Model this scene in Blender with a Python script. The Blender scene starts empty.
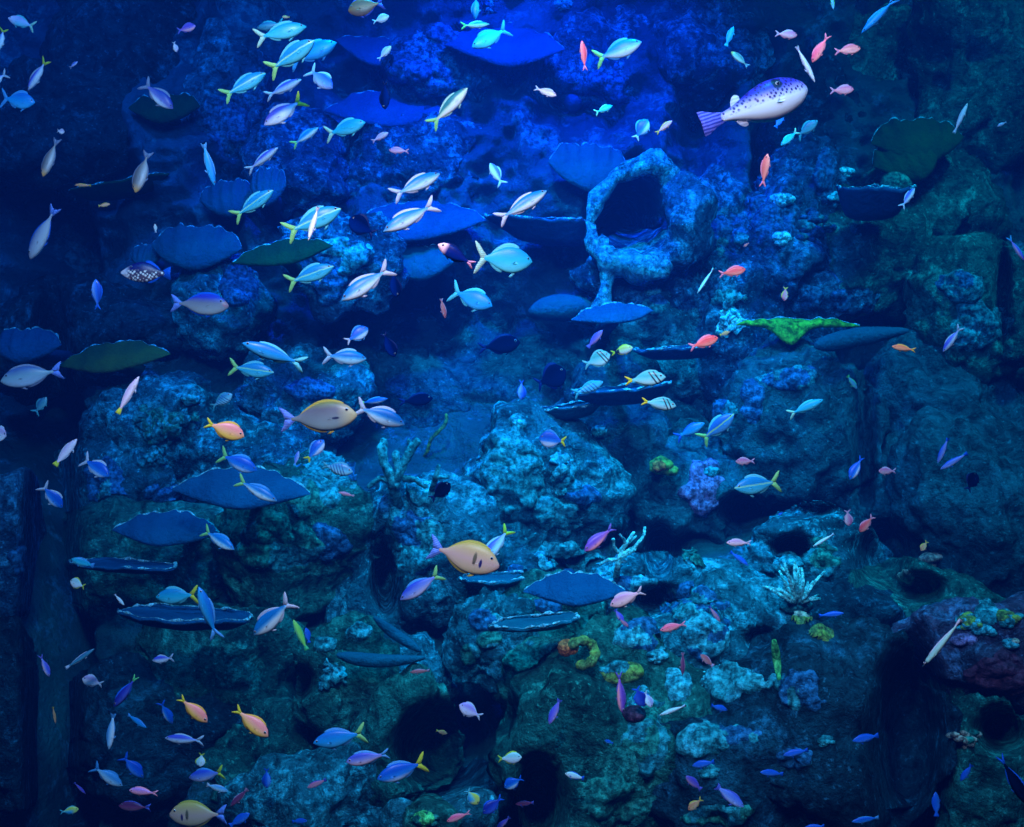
import bpy, bmesh, math, random
import numpy as np
from mathutils import Vector, Matrix

# ------------------------------------------------------------------ camera, water, lights
F = 1100.0                       # focal length in pixels of a 1024x827 frame
CAM = Vector((0.0, 0.0, 2.5))
SC = bpy.context.scene
cam_data = bpy.data.cameras.new('camera'); cam = bpy.data.objects.new('camera', cam_data)
SC.collection.objects.link(cam); SC.camera = cam
cam.location = CAM; cam.rotation_euler = (math.pi/2, 0, 0)
cam_data.sensor_fit = 'HORIZONTAL'; cam_data.sensor_width = 36.0; cam_data.lens = 36.0*F/1024.0
cam_data.clip_start = 0.05; cam_data.clip_end = 60

SC.view_settings.view_transform = 'Standard'; SC.view_settings.look = 'None'
SC.view_settings.gamma = 1.0; SC.view_settings.use_curve_mapping = False
SC.view_settings.exposure = 0.0
cy = SC.cycles
cy.max_bounces = 4; cy.diffuse_bounces = 2; cy.glossy_bounces = 1; cy.transmission_bounces = 1
cy.volume_bounces = 0; cy.use_denoising = True
cy.caustics_reflective = False; cy.caustics_refractive = False
cy.sample_clamp_indirect = 3.0

world = bpy.data.worlds.new('tank_water'); SC.world = world; world.use_nodes = True
wn = world.node_tree; wn.nodes.clear()
wo = wn.nodes.new('ShaderNodeOutputWorld')
wb = wn.nodes.new('ShaderNodeBackground'); wb.inputs[0].default_value = (0.0, 0.004, 0.03, 1); wb.inputs[1].default_value = 1.0
wn.links.new(wb.outputs[0], wo.inputs['Surface'])
va = wn.nodes.new('ShaderNodeVolumeAbsorption'); va.inputs['Color'].default_value = (0.05, 0.74, 0.98, 1); va.inputs['Density'].default_value = 0.20
vs = wn.nodes.new('ShaderNodeVolumeScatter'); vs.inputs['Color'].default_value = (0.01, 0.20, 1.0, 1); vs.inputs['Density'].default_value = 0.016; vs.inputs['Anisotropy'].default_value = 0.0
ad = wn.nodes.new('ShaderNodeAddShader')
wn.links.new(va.outputs[0], ad.inputs[0]); wn.links.new(vs.outputs[0], ad.inputs[1]); wn.links.new(ad.outputs[0], wo.inputs['Volume'])

def area(name, loc, target, size, power, col, sy=None):
    l = bpy.data.lights.new(name, 'AREA'); l.energy = power; l.color = col
    l.shape = 'RECTANGLE'; l.size = size; l.size_y = sy or size
    o = bpy.data.objects.new(name, l); SC.collection.objects.link(o)
    o.location = loc; o.rotation_euler = (Vector(target)-Vector(loc)).to_track_quat('-Z', 'Y').to_euler()
    return o
def spot(name, loc, target, power, col, ang=60, blend=1.0, rad=0.25):
    l = bpy.data.lights.new(name, 'SPOT'); l.energy = power; l.color = col
    l.spot_size = math.radians(ang); l.spot_blend = blend; l.shadow_soft_size = rad
    o = bpy.data.objects.new(name, l); SC.collection.objects.link(o)
    o.location = loc; o.rotation_euler = (Vector(target)-Vector(loc)).to_track_quat('-Z', 'Y').to_euler()
    return o
# tank lamps above the water, out of frame, together with added fill lamps
spot('tank_lamp_blue', (0.1, 6.0, 7.6), (0.0, 8.0, 4.3), 3300, (0.015, 0.11, 1.0), 70)
spot('tank_lamp_centre', (-0.6, 4.6, 7.4), (-0.1, 7.4, 2.3), 2300, (0.01, 0.80, 1.0), 58)
spot('fish_fill', (-0.7, 0.2, 5.6), (-0.8, 4.8, 2.1), 3000, (1.0, 0.35, 0.36), 78)  # added front fill that brightens fish bellies and brings out their reds
spot('fish_fill', (1.1, 0.2, 5.4), (0.9, 4.7, 2.2), 1500, (1.0, 0.30, 0.33), 60)  # second added front fill for the fish on the right
spot('tank_lamp_side', (3.6, 4.4, 7.4), (2.4, 7.2, 2.2), 1500, (0.12, 0.80, 0.85), 60)
spot('corner_fill', (3.4, 4.6, 7.6), (3.4, 8.2, 4.9), 560, (0.05, 0.75, 0.70), 55)  # added fill that lifts the dark top right corner
spot('left_fill', (-3.0, 4.6, 7.6), (-2.8, 8.2, 4.2), 900, (0.04, 0.35, 1.0), 70)  # added blue fill for the upper left wall
spot('tank_lamp_low', (0.9, 3.6, 6.5), (0.4, 6.6, 1.2), 1400, (0.02, 0.82, 1.0), 50)
area('front_fill', (0, 1.6, 6.4), (0, 7, 2.0), 6.0, 300, (0.06, 0.50, 1.0), 1.5)  # wide added front fill for ambient light, not a real lamp row

# ------------------------------------------------------------------ helpers
def pix(px, py, Y):                      # the point at depth Y seen at pixel (px, py)
    return Vector(((px-512.0)/F*Y, Y, CAM.z-(py-413.5)/F*Y))
def _hash(i, j, k, s):
    h = (i*374761393 + j*668265263 + k*2147483647 + s*1274126177) & 0xffffffff
    h = ((h ^ (h >> 13))*1274126177) & 0xffffffff
    h = ((h ^ (h >> 16))*2246822519) & 0xffffffff
    return ((h ^ (h >> 15)) & 0xffffff)/float(0xffffff)
def vnoise(P, s=0):                      # value noise in [-1,1]
    I = np.floor(P).astype(np.int64); f = P-I; f = f*f*(3-2*f)
    r = 0
    for a in (0, 1):
        for b in (0, 1):
            for c in (0, 1):
                w = (f[:, 0] if a else 1-f[:, 0])*(f[:, 1] if b else 1-f[:, 1])*(f[:, 2] if c else 1-f[:, 2])
                r = r + w*_hash(I[:, 0]+a, I[:, 1]+b, I[:, 2]+c, s)
    return r*2-1
def fbm(P, s=0, o=3, g=0.5):
    r = 0; a = 1
    for k in range(o):
        r = r + a*vnoise(P*(2.03**k)+17.3*k, s+k); a *= g
    return r
def billow(P, s=0, o=2):
    r = 0; a = 1
    for k in range(o):
        r = r + a*(1-2*np.abs(vnoise(P*(2.1**k)+9.1*k, s+k))); a *= 0.5
    return r

_ico = {}
def ico(n):
    if n not in _ico:
        bm = bmesh.new(); bmesh.ops.create_icosphere(bm, subdivisions=n, radius=1)
        bm.verts.ensure_lookup_table()
        _ico[n] = (np.array([v.co[:] for v in bm.verts]), [[v.index for v in f.verts] for f in bm.faces]); bm.free()
    return _ico[n]

class MB:                                # collects pieces of one mesh
    def __init__(s): s.v = []; s.f = []; s.m = []; s.n = 0
    def add(s, V, Fc, mi=0):
        V = np.asarray(V, float); s.v.append(V)
        s.f += [[i+s.n for i in f] for f in Fc]; s.m += [mi]*len(Fc); s.n += len(V)
    def ball(s, c, r, n=2, noise=0.0, seed=0, mi=0):
        V, Fc = ico(n); r = np.array(r if hasattr(r, '__len__') else (r, r, r), float)
        W = V.copy()
        if noise: W = W*(1+noise*vnoise(V*2.1+np.array(c)*3, seed))[:, None]
        s.add(W*r+np.array(c), Fc, mi)
    def tube(s, pts, rad, seg=8, mi=0):
        pts = [Vector(p) for p in pts]; rings = []
        up = Vector((0.13, 0.97, 0.21))
        for i, p in enumerate(pts):
            d = (pts[min(i+1, len(pts)-1)]-pts[max(i-1, 0)]).normalized()
            a = d.cross(up); a = a.normalized() if a.length > 1e-4 else Vector((1, 0, 0)); b = d.cross(a)
            for k in range(seg):
                t = 2*math.pi*k/seg; rings.append(p+(a*math.cos(t)+b*math.sin(t))*rad[i])
        n = len(pts)
        Fc = [[i*seg+k, i*seg+(k+1) % seg, (i+1)*seg+(k+1) % seg, (i+1)*seg+k] for i in range(n-1) for k in range(seg)]
        d0 = (pts[0]-pts[1]).normalized()*rad[0]*0.7; d1 = (pts[-1]-pts[-2]).normalized()*rad[-1]*0.7
        rings += [pts[0]+d0, pts[-1]+d1]
        for k in range(seg):
            Fc.append([n*seg, (k+1) % seg, k]); Fc.append([n*seg+1, (n-1)*seg+k, (n-1)*seg+(k+1) % seg])
        s.add([r[:] for r in rings], Fc, mi)
    def mesh(s, name, mats):
        me = bpy.data.meshes.new(name)
        V = np.concatenate(s.v); me.from_pydata(V.tolist(), [], s.f)
        for m in (mats if isinstance(mats, (list, tuple)) else [mats]): me.materials.append(m)
        me.polygons.foreach_set('material_index', s.m)
        me.polygons.foreach_set('use_smooth', [True]*len(s.f)); me.update()
        return me
    def build(s, name, mats, parent=None, origin=None):
        if origin is not None:
            s.v = [np.concatenate(s.v)-np.array(origin)]
        o = bpy.data.objects.new(name, s.mesh(name, mats)); SC.collection.objects.link(o)
        if origin is not None: o.location = origin
        if parent: o.parent = parent
        return o
LABELS = {}
def tag(o, label, cat, group=None, kind=None):
    o['label'] = label; o['category'] = cat
    if group: o['group'] = group
    if kind: o['kind'] = kind
    if label in LABELS: print('DUPLABEL', label)
    n = len(label.split())
    if not 4 <= n <= 16: print('LABELLEN', n, label)
    LABELS[label] = 1
    return o

# ------------------------------------------------------------------ materials
def nodes(name):
    m = bpy.data.materials.new(name); m.use_nodes = True
    nt = m.node_tree; return m, nt, nt.nodes['Principled BSDF']
def noise(nt, vec, scale, detail=4, rough=0.55, dist=0.0):
    n = nt.nodes.new('ShaderNodeTexNoise'); n.inputs['Scale'].default_value = scale
    n.inputs['Detail'].default_value = detail; n.inputs['Roughness'].default_value = rough; n.inputs['Distortion'].default_value = dist
    nt.links.new(vec, n.inputs['Vector']); return n.outputs['Fac']
def ramp(nt, fac, stops, mode='LINEAR'):
    r = nt.nodes.new('ShaderNodeValToRGB'); r.color_ramp.interpolation = mode
    el = r.color_ramp.elements
    while len(el) < len(stops): el.new(0.5)
    for e, (p, c) in zip(el, stops): e.position = p; e.color = (*c, 1)
    nt.links.new(fac, r.inputs[0]); return r.outputs[0]
def mix(nt, fac, a, b, mode='MIX'):
    m = nt.nodes.new('ShaderNodeMix'); m.data_type = 'RGBA'; m.blend_type = mode
    for sock, v in ((m.inputs[0], fac), (m.inputs[6], a), (m.inputs[7], b)):
        if isinstance(v, (int, float)): sock.default_value = v
        elif isinstance(v, tuple): sock.default_value = (*v, 1)
        else: nt.links.new(v, sock)
    return m.outputs[2]
def bump(nt, b, h, strength, dist):
    n = nt.nodes.new('ShaderNodeBump'); n.inputs['Strength'].default_value = strength; n.inputs['Distance'].default_value = dist
    nt.links.new(h, n.inputs['Height']); nt.links.new(n.outputs[0], b.inputs['Normal'])
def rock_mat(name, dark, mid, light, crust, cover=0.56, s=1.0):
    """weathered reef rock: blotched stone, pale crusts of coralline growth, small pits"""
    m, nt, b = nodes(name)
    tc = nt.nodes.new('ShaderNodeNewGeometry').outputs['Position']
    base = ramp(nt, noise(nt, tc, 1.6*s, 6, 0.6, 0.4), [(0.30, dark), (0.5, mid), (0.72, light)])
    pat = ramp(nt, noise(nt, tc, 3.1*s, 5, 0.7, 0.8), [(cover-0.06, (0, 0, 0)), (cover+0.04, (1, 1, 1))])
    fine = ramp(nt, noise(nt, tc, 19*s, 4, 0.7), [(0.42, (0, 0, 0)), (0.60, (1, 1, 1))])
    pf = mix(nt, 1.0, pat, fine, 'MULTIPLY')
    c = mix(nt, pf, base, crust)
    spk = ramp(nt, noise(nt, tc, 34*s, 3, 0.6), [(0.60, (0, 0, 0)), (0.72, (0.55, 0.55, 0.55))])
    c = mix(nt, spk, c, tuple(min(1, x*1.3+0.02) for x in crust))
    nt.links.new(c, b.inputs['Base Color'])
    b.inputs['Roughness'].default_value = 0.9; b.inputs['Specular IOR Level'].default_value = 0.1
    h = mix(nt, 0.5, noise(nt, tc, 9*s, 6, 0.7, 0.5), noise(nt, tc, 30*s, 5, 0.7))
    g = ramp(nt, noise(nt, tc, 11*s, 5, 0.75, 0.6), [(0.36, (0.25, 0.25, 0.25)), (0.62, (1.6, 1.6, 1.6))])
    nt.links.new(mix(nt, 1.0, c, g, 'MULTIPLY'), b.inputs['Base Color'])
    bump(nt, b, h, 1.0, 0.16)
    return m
def plain(name, c, c2=None, scale=12, rough=0.75, bstr=0.8, spec=0.1):
    m, nt, b = nodes(name)
    tc = nt.nodes.new('ShaderNodeTexCoord').outputs['Object']
    n = noise(nt, tc, scale, 4, 0.6)
    c2 = c2 or tuple(x*0.55 for x in c)
    k = ramp(nt, n, [(0.35, c2), (0.65, c)])
    sp = ramp(nt, noise(nt, tc, scale*2.6, 4, 0.7), [(0.40, (0.30, 0.30, 0.30)), (0.62, (1.5, 1.5, 1.5))])
    nt.links.new(mix(nt, 1.0, k, sp, 'MULTIPLY'), b.inputs['Base Color'])
    b.inputs['Roughness'].default_value = rough; b.inputs['Specular IOR Level'].default_value = spec
    bump(nt, b, mix(nt, 0.5, n, noise(nt, tc, scale*3, 4, 0.7)), bstr, 0.05)
    return m
def smooth_plate(name, c, c2, scale=5, rough=0.85, bstr=0.2):
    m, nt, b = nodes(name)
    tc = nt.nodes.new('ShaderNodeTexCoord').outputs['Object']
    nt.links.new(ramp(nt, noise(nt, tc, 4, 4, 0.6), [(0.32, c2), (0.68, c)]), b.inputs['Base Color'])
    b.inputs['Roughness'].default_value = rough; b.inputs['Specular IOR Level'].default_value = 0.1
    bump(nt, b, noise(nt, tc, 22, 4, 0.7), 0.6, 0.05); return m
R = {
 'blue':  rock_mat('blue_reef_rock', (0.006, 0.040, 0.070), (0.014, 0.090, 0.160), (0.028, 0.180, 0.300), (0.081, 0.500, 0.750), 0.54),
 'teal':  rock_mat('teal_reef_rock', (0.006, 0.050, 0.060), (0.014, 0.130, 0.160), (0.028, 0.260, 0.300), (0.071, 0.650, 0.750), 0.54),
 'green': rock_mat('green_reef_rock', (0.006, 0.050, 0.040), (0.014, 0.140, 0.110), (0.024, 0.240, 0.170), (0.051, 0.500, 0.380), 0.58),
 'smooth': rock_mat('bare_reef_rock', (0.008, 0.060, 0.070), (0.014, 0.120, 0.140), (0.020, 0.170, 0.200), (0.041, 0.360, 0.420), 0.66, 0.8),
 'violet': rock_mat('violet_crusted_rock', (0.027, 0.040, 0.060), (0.099, 0.080, 0.140), (0.162, 0.160, 0.240), (0.158, 0.350, 0.600), 0.58),
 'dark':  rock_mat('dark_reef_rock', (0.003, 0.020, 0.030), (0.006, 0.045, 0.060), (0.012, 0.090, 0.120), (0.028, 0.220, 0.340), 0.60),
}
C = {
 'cyan':  plain('cyan_coral', (0.066, 0.468, 0.495), (0.022, 0.231, 0.286)),
 'aqua':  plain('aqua_coral', (0.035, 0.330, 0.341), (0.011, 0.154, 0.176)),
 'green': plain('green_coral', (0.026, 0.264, 0.187), (0.009, 0.121, 0.099)),
 'blue':  plain('blue_coral', (0.024, 0.17, 0.32), (0.008, 0.07, 0.16)),
 'lilac': plain('lilac_coral', (0.303, 0.231, 0.440), (0.154, 0.132, 0.275)),
 'yellow': plain('yellow_coral', (0.26, 0.34, 0.05), (0.10, 0.19, 0.07)),
 'orange': plain('orange_coral', (0.85, 0.20, 0.05), (0.50, 0.16, 0.05)),
 'cream': plain('cream_coral', (0.468, 0.396, 0.275), (0.275, 0.248, 0.209)),
 'maroon': plain('maroon_coral', (0.121, 0.033, 0.055), (0.066, 0.022, 0.039)),
 'plate': smooth_plate('blue_plate_coral', (0.002, 0.085, 0.19), (0.001, 0.05, 0.13)),
 'plate_teal': smooth_plate('teal_plate_coral', (0.002, 0.12, 0.17), (0.001, 0.07, 0.12)),
 'plate_green': smooth_plate('green_plate_coral', (0.006, 0.053, 0.016), (0.003, 0.028, 0.014), 5, 0.85, 0.25),
 'plate_lime': plain('lime_plate_coral', (0.157, 0.445, 0.026), (0.073, 0.261, 0.026), 9, 0.85, 0.3),
 'plate_olive': smooth_plate('olive_plate_coral', (0.091, 0.110, 0.017), (0.032, 0.059, 0.023), 5, 0.85, 0.3),
 'rim': plain('pale_growing_edge', (0.35, 0.80, 0.88), (0.10, 0.40, 0.50), 30),  # pale plate edge; light caught on the rim is put into this colour
 'white': plain('pale_tentacle', (0.35, 0.90, 0.80), (0.12, 0.50, 0.50), 20),
}

# ------------------------------------------------------------------ reef wall
def sstep(a, b, x):
    t = np.clip((x-a)/(b-a), 0, 1); return t*t*(3-2*t)
def base_y(z):                           # the wall leans back: near at the foot, far at the top
    return 8.7-0.5*(1-sstep(3.6, 5.6, z))-1.9*(1-sstep(0.2, 3.0, z))
#        px   py   rx   ry  depth   (hollows in the wall)
DENTS = [(52, 620, 26, 300, 1.6), (20, 300, 60, 160, 0.8), (632, 207, 30, 34, 2.4), (742, 510, 26, 20, 0.9), (795, 545, 22, 14, 0.9),
         (905, 740, 34, 90, 1.2), (880, 550, 26, 36, 0.9), (740, 480, 24, 30, 0.6), (385, 575, 18, 40, 0.6), (440, 745, 40, 40, 1.0),
         (655, 560, 26, 26, 0.9), (700, 60, 20, 120, 0.5), (960, 110, 30, 40, 0.7), (575, 100, 40, 40, 0.4), (870, 440, 16, 60, 0.7),
         (470, 330, 70, 60, 0.5), (760, 160, 10, 120, 0.5), (300, 690, 20, 26, 0.7), (185, 640, 30, 20, 0.3), (900, 600, 30, 30, 0.9), (540, 800, 22, 40, 0.7)]
def wall_y(x, z):
    yb = base_y(z); px = 512+x/yb*F; py = 413.5-(z-CAM.z)/yb*F
    P = np.stack([x, z, 0*x], 1)
    d = 0.30*fbm(P*0.8+3, 11, 2)+0.13*billow(P*2.3, 5, 3)+0.05*fbm(P*8, 21, 3)
    y = yb-d
    for (a, b, ra, rb, dp) in DENTS:
        q = ((px-a)/ra)**2+((py-b)/rb)**2
        y = y+dp*np.exp(-np.clip(q, 0, 30)**1.5*0.8)
    return y
CAVES = [(793, 547, 17, 11, .6), (742, 510, 18, 14, .7), (882, 555, 22, 28, .6), (915, 588, 26, 13, .35), (656, 598, 19, 13, .4), (630, 207, 26, 30, 1.6),
 (908, 740, 30, 84, 1.0), (660, 552, 12, 22, .6), (440, 750, 38, 36, .9), (52, 620, 22, 270, 1.3), (540, 800, 20, 36, .7), (302, 682, 9, 13, .5), (866, 445, 9, 60, .5),
 (385, 572, 12, 34, .7), (1002, 730, 22, 20, .5), (800, 510, 30, 7, .4), (690, 545, 14, 9, .5), (1003, 300, 7, 50, .4), (760, 640, 14, 10, .35), (500, 720, 16, 14, .4), (470, 330, 40, 40, .3)]
def carve(W, c):                         # sink the cave mouths and clefts into the stone
    X = W[:, 0]+c[0]; Y_ = W[:, 1]+c[1]; Z = W[:, 2]+c[2]-CAM.z
    px = 512+X/Y_*F; py = 413.5-Z/Y_*F; dd = 0*X
    for (a, b_, ra, rb, dp) in CAVES:
        q = ((px-a)/ra)**2+((py-b_)/rb)**2
        dd = dd+dp*np.exp(-np.clip(q, 0, 20)**2*0.7)
    W[:, 0] += dd*X/Y_; W[:, 1] += dd; W[:, 2] += dd*Z/Y_
    return W
NX, NZ = 560, 400
gx, gz = np.meshgrid(np.linspace(-6.5, 6.5, NX), np.linspace(-0.3, 8.0, NZ))
x = gx.ravel(); z = gz.ravel(); y = wall_y(x, z)
idx = np.arange(NX*NZ).reshape(NZ, NX)
quads = np.stack([idx[:-1, :-1], idx[:-1, 1:], idx[1:, 1:], idx[1:, :-1]], -1).reshape(-1, 4)
w = MB(); w.add(np.stack([x, y, z], 1), quads.tolist())
wall = w.build('wall_back', R['blue']); wall['kind'] = 'structure'; wall['label'] = 'rugged blue reef rock wall behind everything'
# blend of wall stone by height and side: blue above, teal-green below and to the right
def wall_material():
    m, nt, b = nodes('wall_reef_rock')
    tc = nt.nodes.new('ShaderNodeNewGeometry').outputs['Position']
    sep = nt.nodes.new('ShaderNodeSeparateXYZ'); nt.links.new(tc, sep.inputs[0])
    n1 = noise(nt, tc, 1.3, 6, 0.6, 0.5)
    blue = ramp(nt, n1, [(0.30, (0.010, 0.04, 0.08)), (0.52, (0.020, 0.09, 0.17)), (0.74, (0.04, 0.20, 0.34))])
    teal = ramp(nt, n1, [(0.30, (0.010, 0.05, 0.05)), (0.52, (0.02, 0.12, 0.12)), (0.74, (0.04, 0.22, 0.20))])
    f1 = nt.nodes.new('ShaderNodeMapRange'); f1.inputs[1].default_value = 4.2; f1.inputs[2].default_value = 2.6; nt.links.new(sep.outputs[2], f1.inputs[0])
    f2 = nt.nodes.new('ShaderNodeMapRange'); f2.inputs[1].default_value = 1.2; f2.inputs[2].default_value = 3.0; nt.links.new(sep.outputs[0], f2.inputs[0])
    mx = nt.nodes.new('ShaderNodeMath'); mx.operation = 'MAXIMUM'; nt.links.new(f1.outputs[0], mx.inputs[0]); nt.links.new(f2.outputs[0], mx.inputs[1])
    c = mix(nt, mx.outputs[0], blue, teal)
    pat = ramp(nt, noise(nt, tc, 2.4, 5, 0.7, 0.9), [(0.52, (0, 0, 0)), (0.64, (1, 1, 1))])
    fine = ramp(nt, noise(nt, tc, 17, 4, 0.7), [(0.42, (0, 0, 0)), (0.60, (0.8, 0.8, 0.8))])
    c = mix(nt, mix(nt, 1.0, pat, fine, 'MULTIPLY'), c, (0.08, 0.42, 0.62))
    nt.links.new(c, b.inputs['Base Color']); b.inputs['Roughness'].default_value = 0.9; b.inputs['Specular IOR Level'].default_value = 0.1
    bump(nt, b, mix(nt, 0.5, noise(nt, tc, 8, 6, 0.7, 0.5), noise(nt, tc, 28, 5, 0.7)), 1.0, 0.12)
    return m
wall.data.materials[0] = wall_material()
# rubble bed
NX2 = 160; gx, gy = np.meshgrid(np.linspace(-6.5, 6.5, NX2), np.linspace(1.0, 9.5, 110))
P = np.stack([gx.ravel(), gy.ravel(), 0*gx.ravel()], 1)
zz = 0.10*fbm(P*1.5, 4)+0.03*fbm(P*6, 8)-0.05
idx = np.arange(NX2*110).reshape(110, NX2)
w = MB(); w.add(np.stack([P[:, 0], P[:, 1], zz], 1), np.stack([idx[:-1, :-1], idx[:-1, 1:], idx[1:, 1:], idx[1:, :-1]], -1).reshape(-1, 4).tolist())
fl = w.build('floor', R['dark']); fl['kind'] = 'structure'

def base_at(px, py):
    Y = 8.0
    for _ in range(12):
        z = CAM.z-(py-413.5)/F*Y; Y = float(base_y(np.array([z]))[0])
    return Y
def rock(px, py, rx, ry, mat, label, dy=0.0, seed=1, sub=5, amp=1.0, tilt=0, name='reef_rock'):
    Y = base_at(px, py)-dy*0.8+0.1; c = pix(px, py, Y); s = Y/F
    a, b = rx*s*1.18, ry*s*1.18; d = 0.62*min(a, b)+0.12*max(a, b)
    V, Fc = ico(sub)
    r = (a+b)/2
    k = np.array((a, d, b))
    Q = V*k/r
    disp = amp*(0.30*fbm(Q*1.4+seed*7.7, seed, 2)+0.10*billow(Q*3.0+seed, seed+3, 3)-0.10*np.clip(vnoise(Q*5.5, seed+4)-0.25, 0, 1))+amp*0.04*fbm(Q*13, seed+9, 2)
    W = V*k*(1+disp)[:, None]
    t = math.radians(tilt); ct, st = math.cos(t), math.sin(t)
    W = np.stack([W[:, 0]*ct+W[:, 2]*st, W[:, 1], -W[:, 0]*st+W[:, 2]*ct], 1)
    W = carve(W, c)
    w = MB(); w.add(W, Fc); o = w.build(name, R[mat]); o.location = c
    return tag(o, label, 'rock')

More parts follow.
